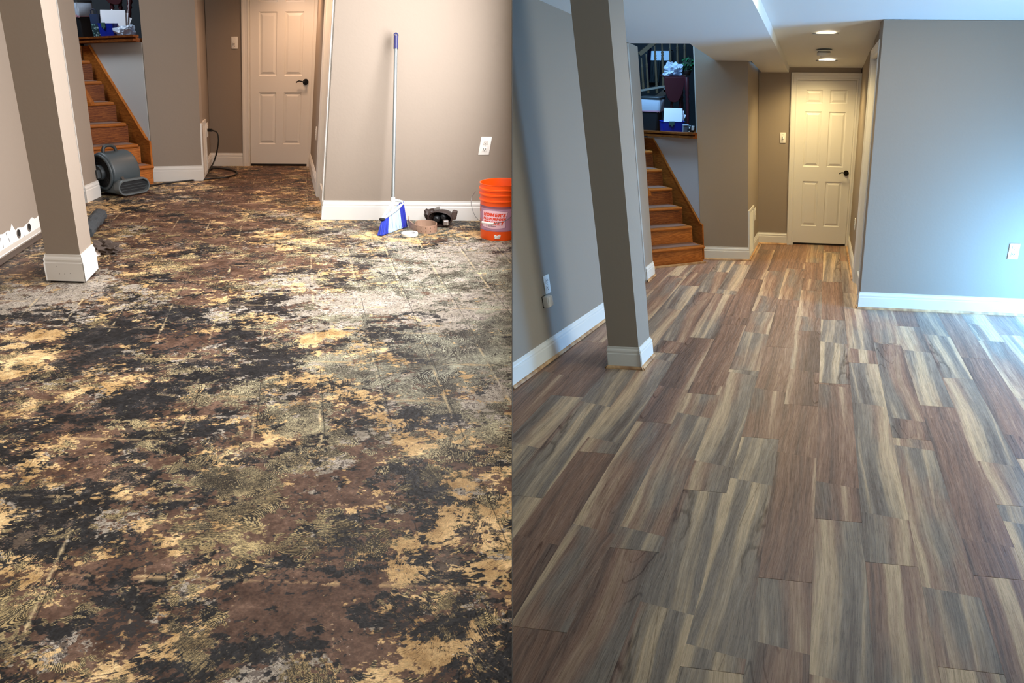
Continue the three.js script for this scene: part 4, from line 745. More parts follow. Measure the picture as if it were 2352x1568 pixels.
{ // air mover
  const SHELL = std(0x3f484c, 0.45), DARK = std(0x17191b, 0.6), LIP = std(0x5a6163, 0.38);
  const t = thing('air_mover', 'grey plastic snail-shaped floor dryer blowing outwards before the oak stairs', 'floor fan', [GOODS.blower[0][0] + 0.01, 1, GOODS.blower[0][2] - 0.06], 1.04);
  const W = 0.30, sh = new THREE.Shape(); const R = 0.19, cy = 0.228, cz = -0.13;   // side outline in (z, y)
  sh.moveTo(0.07, 0.02); sh.lineTo(cz - 0.10, 0.02); sh.quadraticCurveTo(cz - R - 0.02, 0.03, cz - R, cy - 0.02);
  sh.absarc(cz, cy, R, Math.PI, -0.55, true); sh.quadraticCurveTo(cz + R * 0.70, 0.165, 0.07, 0.155); sh.closePath();
  const body = new THREE.ExtrudeGeometry(sh, { depth: W - 0.05, bevelEnabled: true, bevelThickness: 0.025, bevelSize: 0.022, bevelOffset: -0.022, bevelSegments: 4, curveSegments: 40 });
  body.translate(0, 0, -(W - 0.05) / 2); body.rotateY(-Math.PI / 2);   // z of the outline becomes +z, extrusion along x
  mesh('housing', toCreasedNormals(body, 0.6), SHELL, t);
  const ring = (w, h, r, z) => roundRect(w, h, r, 0, 8).map(p => V(p.x, p.z + 0.088, z));
  const lip = []; { const A = [ring(0.335, 0.145, 0.072, 0.05), ring(0.352, 0.156, 0.077, 0.125), ring(0.342, 0.148, 0.073, 0.135), ring(0.318, 0.122, 0.06, 0.135), ring(0.31, 0.114, 0.056, 0.09)]; const f = []; for (let k = 0; k + 1 < A.length; k++) for (let i = 0; i < A[k].length; i++) { const j = (i + 1) % A[k].length; const q = [A[k][i], A[k][j], A[k + 1][j], A[k + 1][i]]; q.keep = true; f.push(q.reverse()); } for (const q of f) q.keep = true; lip.push(toCreasedNormals(solid(f), 0.9)); }
  mesh('outlet_lip', lip, LIP, t);
  const back = ring(0.312, 0.116, 0.056, 0.098); mesh('outlet_cavity', solid([back], undefined, V(0, 0, 1)), DARK, t);
  const gr = []; for (let i = -4; i <= 4; i++) gr.push(bar(V(i * 0.033, 0.04, 0.108), V(i * 0.033, 0.136, 0.108), 0.004, 0.004)); for (const y of [0.06, 0.085, 0.11]) gr.push(bar(V(-0.145, y, 0.111), V(0.145, y, 0.111), 0.004, 0.004));
  mesh('outlet_grille', gr, std(0x3c4245, 0.5), t);
  const inl = lathe([[0.175, 0.0], [0.178, 0.012], [0.165, 0.022], [0.15, 0.016], [0.145, -0.004]], 48); inl.rotateZ(Math.PI / 2); inl.translate(-W / 2 + 0.002, cy, cz); mesh('intake_ring', inl, SHELL, t);
  const dsk = new THREE.CylinderGeometry(0.148, 0.148, 0.004, 40); dsk.rotateZ(Math.PI / 2); dsk.translate(-W / 2 - 0.001, cy, cz); mesh('intake_cavity', dsk, DARK, t);
  const fins = []; for (let i = 0; i < 5; i++) { const tr = new THREE.TorusGeometry(0.075 + i * 0.017, 0.003, 6, 40); tr.rotateY(Math.PI / 2); tr.translate(-W / 2 - 0.006, cy, cz); fins.push(tr); } for (let i = 0; i < 12; i++) { const a = i / 12 * 6.283; fins.push(bar(V(-W / 2 - 0.006, cy + 0.06 * Math.cos(a), cz + 0.06 * Math.sin(a)), V(-W / 2 - 0.006, cy + 0.147 * Math.cos(a), cz + 0.147 * Math.sin(a)), 0.004, 0.004)); }
  mesh('intake_grille', fins, DARK, t);
  const mot = new THREE.CylinderGeometry(0.07, 0.075, 0.05, 32); mot.rotateZ(Math.PI / 2); mot.translate(-W / 2 - 0.02, cy, cz); const sw = new RoundedBoxGeometry(0.05, 0.085, 0.09, 3, 0.01); sw.translate(-W / 2 - 0.055, cy - 0.01, cz); mesh('motor_cover', [mot, sw], std(0x363b3d, 0.45), t);
  mesh('carry_handle', tube([V(-0.105, cy + R - 0.03, cz + 0.02), V(-0.105, cy + R + 0.02, cz + 0.02), V(-0.085, cy + R + 0.052, cz + 0.02), V(-0.02, cy + R + 0.055, cz + 0.02), V(0.02, cy + R + 0.03, cz + 0.02), V(0.03, cy + R - 0.03, cz + 0.02)], 0.016, 40, 12), std(0x2d3234, 0.5), t);
  const tab = new THREE.Shape(); tab.moveTo(0, 0); tab.lineTo(0.05, 0); tab.lineTo(0.012, 0.045); tab.lineTo(0, 0.045); tab.closePath(); const tb = new THREE.ExtrudeGeometry(tab, { depth: 0.03, bevelEnabled: false }); tb.rotateY(-Math.PI / 2); tb.translate(-0.05, 0.158, 0.03); mesh('kick_tab', tb, std(0x262a2c, 0.5), t);
}
{ // its cord
  const t = thing('power_cord', 'black power cord plugged in by the grille and looping over the hall floor', 'cord', GOODS.cord[0]);
  const loc = p => V(p).sub(t.position), a = GOODS.cordUp.map(loc), b = GOODS.cord.map(loc); a.pop(); b.forEach(p => p.y = 0.009);
  mesh('cable', tube([...a, ...b], 0.0085, 220, 8), std(0x141311, 0.5), t);
  mesh('plug', bar(a[0].clone().add(V(-0.045, 0.002, 0)), a[0].clone().add(V(0.03, 0, 0)), 0.03, 0.032), std(0x141311, 0.5), t);
}
{ // broom leaning on the wall
  const bl = V(GOODS.broom.bl), br = V(GOODS.broom.br), top = V(GOODS.broom.top), mid = bl.clone().add(br).multiplyScalar(0.5);
  const t = thing('broom', 'angle broom with silver pole and blue bristles leaning on the right wall', 'broom', mid.toArray());
  const ax = top.clone().sub(mid), wd = br.clone().sub(bl), nn = ax.clone().cross(wd).normalize().negate(); if (nn.z < 0) nn.negate();
  const pole0 = 0.5;                                                               // pole meets the head a little left of centre
  const P = (s, f, d = 0) => ax.clone().multiplyScalar(f).addScaledVector(wd, (s - 0.5)).addScaledVector(nn, d);   // s across, f along, d out
  const Q = (s, f, d = 0) => { const c = lerp(0, -0.015, f / 0.15); return P(0.5 + (s - 0.5) + c, f, d); };
  const axis = f => P(0.5, f, 0.0);
  const r = rand(31), groups = [[], [], []], topEdge = s => lerp(0.088, 0.118, s) + 0.022 * s * s;
  for (let i = 0; i < 330; i++) {
    const s = r(), d0 = (r() - 0.5) * 0.026, d1 = (r() - 0.5) * 0.06, k = s < 0.25 ? 0 : s < 0.78 ? 1 : 2, st = lerp(0.13, 0.86, s);
    const a = P(s, 0.002 + 0.006 * r(), d1), b = P(st, topEdge(s) + 0.004, d0), c = a.clone().lerp(b, 0.5).add(V((r() - 0.5) * 0.006, 0, (r() - 0.5) * 0.006));
    groups[k].push(tube([a, c, b], 0.0022, 3, 4));
  }
  const cols = [0x2c3fae, 0xb4cbe6, 0x2b35a4];
  groups.forEach((g, k) => { const core = loft([[P([0.01, 0.26, 0.80][k], 0.004, -0.022), P([0.24, 0.78, 0.99][k], 0.004, -0.022), P([0.24, 0.78, 0.99][k], 0.004, 0.022), P([0.01, 0.26, 0.80][k], 0.004, 0.022)], [P(lerp(0.13, 0.86, [0, 0.25, 0.78][k]), topEdge([0, 0.25, 0.78][k]), -0.01), P(lerp(0.13, 0.86, [0.25, 0.78, 1][k]), topEdge([0.25, 0.78, 1][k]), -0.01), P(lerp(0.13, 0.86, [0.25, 0.78, 1][k]), topEdge([0.25, 0.78, 1][k]), 0.01), P(lerp(0.13, 0.86, [0, 0.25, 0.78][k]), topEdge([0, 0.25, 0.78][k]), 0.01)]]); mesh('bristles', [...g, core], std(cols[k], 0.55), t); });
  const WH = std(0xdfe9e6, 0.4), fr = [tube([P(0.09, 0.083, 0), P(0.3, 0.096, 0.01), P(0.6, 0.112, 0.01), P(0.9, 0.136, 0)], 0.0125, 24, 8), tube([P(0.09, 0.083, 0), P(0.25, 0.118, 0.004), P(0.47, 0.155, 0.004)], 0.0105, 20, 8), tube([P(0.9, 0.136, 0), P(0.72, 0.15, 0.004), P(0.5, 0.165, 0.004)], 0.0105, 20, 8), tube([P(0.46, 0.1, 0), P(0.485, 0.17, 0)], 0.012, 4, 10), tube([P(0.485, 0.15, 0), P(0.488, 0.178, 0)], 0.0185, 4, 14)];
  mesh('head_frame', fr, WH, t); mesh('corner_bumper', new THREE.SphereGeometry(0.017, 14, 10).scale(1.5, 0.8, 1).translate(...P(0.10, 0.083, 0).toArray()), DARK_SLOT, t);
  const p0 = P(0.487, 0.17), p1 = P(0.5, 0.93), p2 = P(0.5, 1.0); p2.z += 0; 
  mesh('pole', tube([p0, p0.clone().lerp(p1, 0.5), p1], 0.0138, 6, 14), std(0x8d9393, 0.38, { metalness: 0.6 }), t);
  mesh('grip', [tube([p1.clone().lerp(p2, -0.05), p1.clone().lerp(p2, 0.4), p1.clone().lerp(p2, 0.85)], 0.0185, 8, 14), new THREE.TorusGeometry(0.0135, 0.0065, 8, 20).translate(...p1.clone().lerp(p2, 0.92).toArray())], std(0x2a2a55, 0.45), t);
}
{ // roll of tape
  const g = lathe([[0.046, 0.0], [0.066, 0.0], [0.0675, 0.002], [0.0675, 0.022], [0.066, 0.024], [0.046, 0.024], [0.0445, 0.022], [0.0445, 0.002], [0.046, 0.0]], 56), t = thing('tape_roll', 'roll of white tape lying flat on the floor in front of the belt', 'tape', [GOODS.tape[0][0], 1.001, GOODS.tape[0][2]]);
  mesh('tape', g, std(0xe6e2d2, 0.55), t); mesh('cardboard_core', lathe([[0.0425, 0.001], [0.0445, 0.001], [0.0445, 0.023], [0.0425, 0.023], [0.0425, 0.001]], 48), std(0xd9dbdd, 0.7), t);
}
{ // leather belt standing on edge, and the tool pouch on it
  const LEATHER = std(0xa98872, 0.6), c = V(-0.77, 1, -6.38);
  const t = thing('leather_belt', 'tan leather work belt with rows of eyelets curled on edge beside the broom', 'belt', c.toArray());
  const path = new THREE.CatmullRomCurve3([[-0.872, -6.52], [-0.862, -6.44], [-0.83, -6.36], [-0.775, -6.285], [-0.72, -6.255], [-0.67, -6.25], [-0.628, -6.29], [-0.622, -6.37], [-0.665, -6.45], [-0.73, -6.475], [-0.79, -6.46], [-0.80, -6.41]].map(([x, z]) => V(x - c.x, 0, z - c.z)), false, 'centripetal');
  const n = 90, h = 0.062, th = 0.0045, P = [], N = [], U = []; const pt = i => path.getPoint(i / n), nr = i => { const d = path.getTangent(i / n); return V(-d.z, 0, d.x).normalize(); };
  const rings = []; for (let i = 0; i <= n; i++) { const p = pt(i), q = nr(i), y0 = i < 26 ? 0.012 * (1 - i / 26) * 2 : 0; rings.push([p.clone().addScaledVector(q, th / 2).setY(y0), p.clone().addScaledVector(q, th / 2).setY(y0 + h), p.clone().addScaledVector(q, -th / 2).setY(y0 + h), p.clone().addScaledVector(q, -th / 2).setY(y0)]); }
  mesh('strap', loft(rings), LEATHER, t);
  const holes = []; for (let i = 6; i < n - 24; i += 6) for (const v of [0.016, 0.046]) { const p = pt(i), q = nr(i); for (const s of [1, -1]) { const d = new THREE.CylinderGeometry(0.0034, 0.0034, 0.001, 10); d.rotateX(Math.PI / 2); d.lookAt(q); const y0 = i < 26 ? 0.024 * (1 - i / 26) : 0; d.translate(p.x + q.x * s * 0.0026, y0 + v, p.z + q.z * s * 0.0026); holes.push(d); } }
  mesh('eyelets', holes, std(0x4a3627, 0.6), t);
  const SK = std(0x33241e, 0.55), b = thing('tool_pouch', 'dark brown leather tool pouch lying open on its side against the baseboard', 'tool pouch', [-0.597, 1, -6.56], -0.12);
  const outer = []; for (let k = 0; k <= 7; k++) { const f = k / 7, z = lerp(-0.13, 0.085, f), w = lerp(0.05, 0.108, Math.sqrt(f)), hh = lerp(0.03, 0.068, Math.sqrt(f)), ring = []; for (let i = 0; i < 28; i++) { const a = i / 28 * 6.2832, q = 1 + 0.05 * Math.sin(a * 3 + 1); ring.push(V(Math.cos(a) * w * q, 0.07 + Math.max(Math.sin(a) * hh * q, -0.068), z)); } outer.push(ring); }
  const inner = outer.slice(2).reverse().map((r, k) => r.map(p => V(p.x * 0.88, 0.07 + (p.y - 0.07) * 0.86, p.z + (k === 0 ? 0.004 : 0))));
  mesh('pouch', loft([...outer, ...inner], true, true), SK, b);
  mesh('pocket', blob(0.3, 0.05, 0.045, 0.05, 0.12, 3).translate(-0.092, 0.085, 0.0), SK, b);
  mesh('buckle', new RoundedBoxGeometry(0.05, 0.028, 0.02, 2, 0.005).rotateZ(0.4).translate(-0.03, 0.143, 0.03), std(0xa9a6a2, 0.3, { metalness: 0.7 }), b);
  mesh('flap', new RoundedBoxGeometry(0.042, 0.075, 0.05, 3, 0.008).rotateZ(-0.25).translate(0.118, 0.098, 0.04), std(0x4b3d37, 0.6), b);
  const tools = [['black rounded tool handle resting inside the open tool pouch, left one', 'grip', -0.03, 0.066, 0.03, 0.030, 0x17181a], ['black rounded tool handle resting inside the open tool pouch, upper right one', 'grip', 0.026, 0.083, 0.02, 0.026, 0x1c1e20]];
  for (const [label, , x, y, z, r, col] of tools) { const o = thing('hand_tool', label, 'tool', [-0.597 + x, 1 + y, -6.56 + z], -0.12); const cy = new THREE.CapsuleGeometry(r, 0.08, 8, 20); cy.rotateX(Math.PI / 2); mesh('grip', cy, std(col, 0.45), o); const e = new THREE.CylinderGeometry(r * 0.45, r * 0.45, 0.012, 16); e.rotateX(Math.PI / 2); e.translate(0, 0, r + 0.04); mesh('end_cap', e, std(0x0d0d0e, 0.5), o); }
  const o = thing('tape_measure', 'small grey metal tape measure at the mouth of the tool pouch', 'tape measure', [-0.555, 1.04, -6.475], 0.2); mesh('case', new RoundedBoxGeometry(0.05, 0.046, 0.05, 3, 0.01), std(0x8d837d, 0.35, { metalness: 0.5 }), o); mesh('clip', new THREE.BoxGeometry(0.012, 0.034, 0.003).translate(0.01, 0, 0.0265), std(0xbab6b0, 0.3, { metalness: 0.7 }), o);
}
{ // bucket, cut off flush where the dividing wall stands
  const c = [-0.098, 1.0, -6.17], t = thing('bucket', 'orange five-gallon bucket with printed label standing against the baseboard', 'bucket', c), cut = g => { g.translate(...c); const q = clipX(g, -0.0042, -1); q.translate(-c[0], -c[1], -c[2]); return q; };
  const lean = g => { const p = g.attributes.position; for (let i = 0; i < p.count; i++) p.setX(i, p.getX(i) + 0.06 * p.getY(i)); return g; };
  const H = 0.435, r0 = 0.156, r1 = 0.178, R = y => lerp(r0, r1, y / H);
  const ORANGE = std(0xff5a0c, 0.38);
  const pr = [[0, 0.012], [r0 - 0.012, 0.012], [r0 - 0.01, 0], [r0, 0.002], [R(0.30), 0.30], [R(0.3) + 0.007, 0.303], [R(0.31) + 0.007, 0.312], [R(0.315), 0.316], [R(0.345), 0.345], [R(0.345) + 0.009, 0.349], [R(0.36) + 0.009, 0.36], [R(0.365), 0.365], [R(0.385), 0.385], [R(0.385) + 0.009, 0.388], [R(0.4) + 0.009, 0.4], [R(0.41), 0.404], [R(0.428), 0.428], [R(H) + 0.004, H], [R(H) - 0.004, H], [R(H) - 0.007, H - 0.01], [r0 - 0.004, 0.02], [0, 0.018]];
  mesh('pail', cut(lean(toCreasedNormals(lathe(pr, 96), 0.5))), ORANGE, t);
  // paper-thin printed label wrapped on the front
  const cv = document.createElement('canvas'); cv.width = 1024; cv.height = 640; const x = cv.getContext('2d');
  x.fillStyle = '#c391ac'; x.fillRect(0, 0, 1024, 640); x.fillStyle = '#96606e'; x.fillRect(0, 0, 1024, 60); x.strokeStyle = '#54407c'; x.lineWidth = 8; x.strokeRect(14, 14, 996, 612);
  x.fillStyle = '#e0553c'; x.beginPath(); x.ellipse(150, 130, 85, 70, 0, 0, 7); x.fill();
  x.fillStyle = '#e8501e'; x.strokeStyle = '#5a1c18'; x.lineWidth = 5; x.beginPath(); x.moveTo(90, 400); x.lineTo(250, 400); x.lineTo(236, 590); x.lineTo(104, 590); x.closePath(); x.fill(); x.stroke(); x.beginPath(); x.ellipse(170, 400, 80, 22, 0, 0, 7); x.fill(); x.stroke(); x.fillStyle = '#f3b9b6'; x.fillRect(124, 470, 92, 80); x.fillStyle = '#5a1c18'; for (const k of [0, 1, 2]) x.fillRect(134, 484 + k * 20, 70, 8);
  x.fillStyle = '#fbd0dd'; x.strokeStyle = '#4a3048'; x.lineWidth = 5; x.beginPath(); x.moveTo(310, 130); x.quadraticCurveTo(560, 60, 900, 130); x.quadraticCurveTo(830, 330, 870, 540); x.quadraticCurveTo(580, 600, 300, 540); x.quadraticCurveTo(350, 300, 310, 130); x.fill(); x.stroke();
  x.fillStyle = '#ef4a1c'; x.textAlign = 'center'; x.save(); x.transform(1, 0.02, -0.12, 1, 0, 0);
  x.lineWidth = 7; x.strokeStyle = '#ef3a10'; const word = (s, px, wx, wy) => { x.font = 'bold ' + px + 'px sans-serif'; x.fillText(s, wx, wy); x.strokeText(s, wx, wy); }; word("HOMER'S", 116, 630, 238); word('ALL-PURPOSE', 80, 640, 335); word('BUCKET', 124, 640, 455); x.restore(); x.fillStyle = '#241a1c'; x.font = 'bold 52px sans-serif'; x.fillText('5 Gallons', 545, 520);
  const ct = new THREE.CanvasTexture(cv); ct.colorSpace = THREE.SRGBColorSpace; ct.magFilter = THREE.LinearFilter;
  const a0 = -1.75, a1 = 0.62, lab = new THREE.CylinderGeometry(R(0.27) + 0.0012, R(0.075) + 0.0012, 0.195, 72, 1, true, a0, a1 - a0); lab.translate(0, 0.1725, 0);
  mesh('label', cut(lean(lab)), new THREE.MeshStandardMaterial({ map: ct, roughness: 0.45 }), t);
  mesh('wire_handle', cut(tube([V(-0.19, 0.355, -0.02), V(-0.222, 0.31, 0.04), V(-0.205, 0.22, 0.1), V(-0.155, 0.165, 0.16), V(-0.06, 0.15, 0.195), V(0.06, 0.175, 0.18), V(0.15, 0.25, 0.11)], 0.0028, 60, 8)), std(0x6a6864, 0.35, { metalness: 0.8 }), t);
  mesh('hand_grip', cut(tube([V(-0.135, 0.155, 0.172), V(-0.09, 0.15, 0.19), V(-0.045, 0.147, 0.197)], 0.0095, 8, 12)), std(0xe9e2d8, 0.5), t);
  mesh('paint_splash', cut(lean(blob(0.8, 0.016, 0.012, 0.004, 0.5, 3).rotateY(-0.15).translate(-0.02, 0.028, r0 + 0.001))), PLASTIC_WHITE, t);
}
{ // offcut lying behind the post, crumpled rag and scrap
  const a = V(GOODS.roll[0]), b = V(GOODS.roll[1]), m = a.clone().lerp(b, 0.5), L = a.distanceTo(b);
  const t = thing('carpet_offcut', 'dark grey bar of coarse carpet pad lying on the floor behind the post', 'carpet scrap', [m.x, 1, m.z], Math.atan2(b.x - a.x, b.z - a.z));
  const rg = []; for (let k = 0; k <= 26; k++) { const z = (k / 26 - 0.5) * L, ring = []; for (let i = 0; i < 16; i++) { const an = i / 16 * 6.283, q = 1 + 0.06 * tap(NC, k * 0.021, i / 16); ring.push(V(Math.cos(an) * 0.055 * q, 0.048 + Math.max(-0.047, Math.sin(an) * 0.05 * q), z)); } rg.push(ring); }
  mesh('pad', loft(rg), std(0x3a3f43, 0.95, { bumpMap: wallBump, bumpScale: 0.004 }), t);
  const d = tag(mesh('rag', blob(0.2, 0.075, 0.045, 0.06, 0.3, 4, 4), std(0x4c4038, 0.9)), 'crumpled dark brown rag on the floor just right of the post', 'rag'); d.position.set(GOODS.debris[0] + 0.02, 1.035, GOODS.debris[2]);
  const s = tag(mesh('paper_scrap', blob(0.6, 0.028, 0.02, 0.02, 0.35, 3, 4), std(0xe8dfdc, 0.8)), 'small white crumpled paper scrap beside the rag near the post', 'paper scrap'); s.position.set(GOODS.scrap[0] - 0.045, 1.015, GOODS.scrap[2]);
}
// ---------------------------------------------------------------- things kept on the landings
const BURGUNDY = std(0x3b1219, 0.4), FILM = new THREE.MeshPhysicalMaterial({ color: 0xcfdcee, roughness: 0.25, transmission: 0.35, thickness: 0, ior: 1.4, side: THREE.DoubleSide });
const deckY = (T, x, z) => { const a = V(T.deck[0]), b = V(T.deck[1]), c = V(T.deck[3]), n = b.clone().sub(a).cross(c.clone().sub(a)); return a.y - (n.x * (x - a.x) + n.z * (z - a.z)) / n.y; };
function trashBin(box, T, turn, label) {
  const [x, y, z, w, h] = box, s = w * 0.78, y0 = deckY(T, x, z), H = y + h - y0;
  const t = thing('trash_bin', label, 'trash bin', [x, y0 + 0.002, z], turn), D = std(0x191b1e, 0.45);
  const ring = (k, yy) => roundRect(s * k, s * 0.72 * k, 0.03, yy * H);
  mesh('bin_body', loft([ring(0.80, 0), ring(0.83, 0.1), ring(0.93, 0.93)]), D, t);
  const wob = (k, yy, a) => ring(k, yy).map((p, i) => V(p.x * (1 + a * tap(NC, i * 0.043, yy)), p.y + 0.012 * tap(NA, i * 0.04, yy), p.z * (1 + a * tap(NC, i * 0.05, yy + 0.3))));
  mesh('liner_bag', loft([wob(0.96, 0.58, 0.02), wob(1.0, 0.66, 0.02), wob(0.98, 0.8, 0.02), wob(0.99, 0.93, 0.012), ring(0.97, 0.94)], false, true), FILM, t);
  mesh('drawstring', loft([wob(0.975, 0.575, 0.02), wob(0.99, 0.60, 0.02), wob(0.985, 0.625, 0.02)], false, false), std(0xb07f8c, 0.6, { side: THREE.DoubleSide }), t);
  mesh('lid', loft([ring(1.0, 0.93), ring(1.01, 0.985), ring(0.96, 1.0)]), std(0x2a2d30, 0.5), t);
  return t;
}
function fileBox(box, T, label, turn = 0, z2 = 0) {
  const [x, y, z, w, h] = box, y0 = deckY(T, x, z), H = y + h - y0, t = thing('file_box', label, 'storage box', [x, y0 + 0.002, z], turn), B = std(0x10279a, 0.4), d = w * 0.7;
  const rg = (k, yy) => roundRect(w * k, d * k, 0.012, yy * H);
  mesh('box_body', loft([rg(0.9, 0), rg(1.0, 0.97), rg(1.03, 0.975), rg(1.03, 1.0), rg(0.97, 1.0), rg(0.88, 0.06)], true, true), B, t);
  mesh('latch', [new RoundedBoxGeometry(w * 0.26, H * 0.32, 0.01, 2, 0.004).translate(-w * 0.1, H * 0.88, d * 0.52), new THREE.CylinderGeometry(w * 0.05, w * 0.05, 0.012, 16).rotateX(Math.PI / 2).translate(-w * 0.08, H * 0.7, d * 0.52)], std(0x3a5a55, 0.5), t);
  return [t, y0, H, d];
}
function paperSheets(box, zz, labels, tilt) {               // loose sheets standing in the box
  const [x, y, , w, h] = box;
  labels.forEach((label, i) => {
    const sh = new THREE.Shape(); const W = w * (0.82 - 0.05 * i), Hh = h * (1.25 - 0.1 * i); sh.moveTo(-W / 2, -Hh / 2); sh.lineTo(W / 2, -Hh / 2); sh.lineTo(W / 2, Hh / 2); sh.lineTo(-W / 2, Hh / 2); sh.closePath();
    const g = new THREE.ExtrudeGeometry(sh, { depth: 0.003, bevelEnabled: false, curveSegments: 2 }); g.rotateZ(tilt[i]); g.rotateX(-0.25);
    const o = tag(mesh('paper_sheet', g, std([0xe9ebf2, 0xdfe3ee, 0xe4e7ef][i % 3], 0.8)), label, 'paper'); o.position.set(x + (i - 1) * w * 0.08, y + h * (0.42 - 0.06 * i), zz - i * 0.012);
  });
}
trashBin(GOODS.binB, BEFORE, -0.62, 'black trash bin with clear liner on the stripped room\'s stair landing');
trashBin(GOODS.binA, AFTER, -0.5, 'black trash bin with clear liner on the finished room\'s stair landing');
{
  const [b, y0, H] = fileBox(GOODS.boxB, BEFORE, 'blue plastic box of papers on the stripped room\'s stair landing', -0.25);
  paperSheets(GOODS.papB, -9.5, ['front white paper sheet standing in the blue box of the stripped room', 'middle white paper sheet standing in the blue box of the stripped room', 'rear tilted white paper sheet in the blue box of the stripped room'], [-0.02, -0.12, -0.42]);
  fileBox(GOODS.boxA, AFTER, 'blue plastic box of papers on the finished room\'s stair landing', 0.05);
  paperSheets(GOODS.papA, -9.75, ['front white paper sheet standing in the blue box of the finished room', 'middle white paper sheet standing in the blue box of the finished room', 'rear tilted white paper sheet in the blue box of the finished room'], [-0.03, -0.14, -0.45]);
}
{ // patterned tote, plastic bag: stripped room
  const [x, y, z, w, h] = GOODS.toteB, y0 = deckY(BEFORE, x, z), H = y + h - y0, t = thing('tote_bag', 'narrow navy tote bag with pale circle print between bin and blue box', 'tote bag', [x, y0 + 0.002, z], 0.1);
  const cv = document.createElement('canvas'); cv.width = 128; cv.height = 256; const c = cv.getContext('2d'); c.fillStyle = '#13294d'; c.fillRect(0, 0, 128, 256); c.fillStyle = '#123338'; c.fillRect(0, 110, 128, 146); const r = rand(8); for (let i = 0; i < 16; i++) { c.fillStyle = i % 3 ? '#9fb7bd' : '#5f8b88'; c.beginPath(); c.arc(12 + r() * 104, 100 + r() * 146, 5 + r() * 8, 0, 7); c.fill(); }
  const ct = new THREE.CanvasTexture(cv); ct.colorSpace = THREE.SRGBColorSpace; ct.magFilter = THREE.LinearFilter;
  const g = loft([roundRect(w * 0.9, w * 0.8, 0.01, 0), roundRect(w, w * 0.9, 0.012, H * 0.5), roundRect(w * 1.02, w * 0.7, 0.01, H)]), P = g.attributes.position, U = g.attributes.uv; for (let i = 0; i < P.count; i++) U.setXY(i, P.getX(i) / w + 0.5, P.getY(i) / H);
  mesh('bag', g, new THREE.MeshStandardMaterial({ map: ct, roughness: 0.6 }), t);
  mesh('handle', tube([V(-w * 0.35, H - 0.01, w * 0.2), V(-w * 0.3, H + 0.035, w * 0.2), V(0, H + 0.05, w * 0.2), V(w * 0.3, H + 0.035, w * 0.2), V(w * 0.35, H - 0.01, w * 0.2)], 0.005, 30, 8), std(0x101a36, 0.6), t);
  const q = GOODS.bagB, p = tag(mesh('plastic_bag', blob(0.45, q[3] * 0.5, q[4] * 0.55, 0.08, 0.22, 5, 3.5), FILM), 'crumpled clear plastic bag at the right end of the landing', 'plastic bag'); p.position.set(q[0], deckY(BEFORE, q[0], q[2]) + q[4] * 0.47, q[2]);
}
function turnedLeg(a, b, r) { const L = a.distanceTo(b), pr = [[0.5, 0], [0.62, 0.03], [0.45, 0.06], [0.6, 0.12], [0.8, 0.3], [0.95, 0.5], [0.7, 0.56], [1.05, 0.6], [0.7, 0.64], [1.1, 0.7], [0.8, 0.74], [1.15, 0.78], [1.15, 1]]; const g = lathe([[0, 0], ...pr.map(([k, v]) => [k * r, v * L]), [0, L]], 20); g.applyQuaternion(new THREE.Quaternion().setFromUnitVectors(V(0, 1, 0), b.clone().sub(a).normalize())); g.translate(a.x, a.y, a.z); return g; }
function dropLeafTable(label, T, A, B, leafBottom, z, legs) {   // A..B: front top edge; the leaf hangs from it
  const t = thing('drop_leaf_table', label, 'table', [(A.x + B.x) / 2, deckY(T, (A.x + B.x) / 2, z), z]), loc = p => p.clone().sub(t.position), W = Math.abs(B.x - A.x), top = Math.max(A.y, B.y) - t.position.y;
  mesh('tabletop', new RoundedBoxGeometry(W * 1.05, 0.022, 0.32, 3, 0.009).translate(W * 0.02, top - 0.011, -0.17), BURGUNDY, t);
  const h = top - (leafBottom - t.position.y), sh = new THREE.Shape(); sh.moveTo(-W / 2, 0); sh.lineTo(W / 2, 0); sh.quadraticCurveTo(W * 0.46, -h * 0.75, W * 0.22, -h * 0.96); sh.quadraticCurveTo(0, -h * 1.04, -W * 0.2, -h * 0.9); sh.quadraticCurveTo(-W * 0.46, -h * 0.6, -W / 2, 0);
  const g = new THREE.ExtrudeGeometry(sh, { depth: 0.016, bevelEnabled: true, bevelSize: 0.004, bevelThickness: 0.004, bevelSegments: 2, curveSegments: 14 }); g.translate(0, top - 0.02, -0.01); mesh('drop_leaf', g, BURGUNDY, t);
  for (const [p, q, r] of legs) mesh('leg', turnedLeg(loc(p), loc(q), r), BURGUNDY, t);
  return t;
}
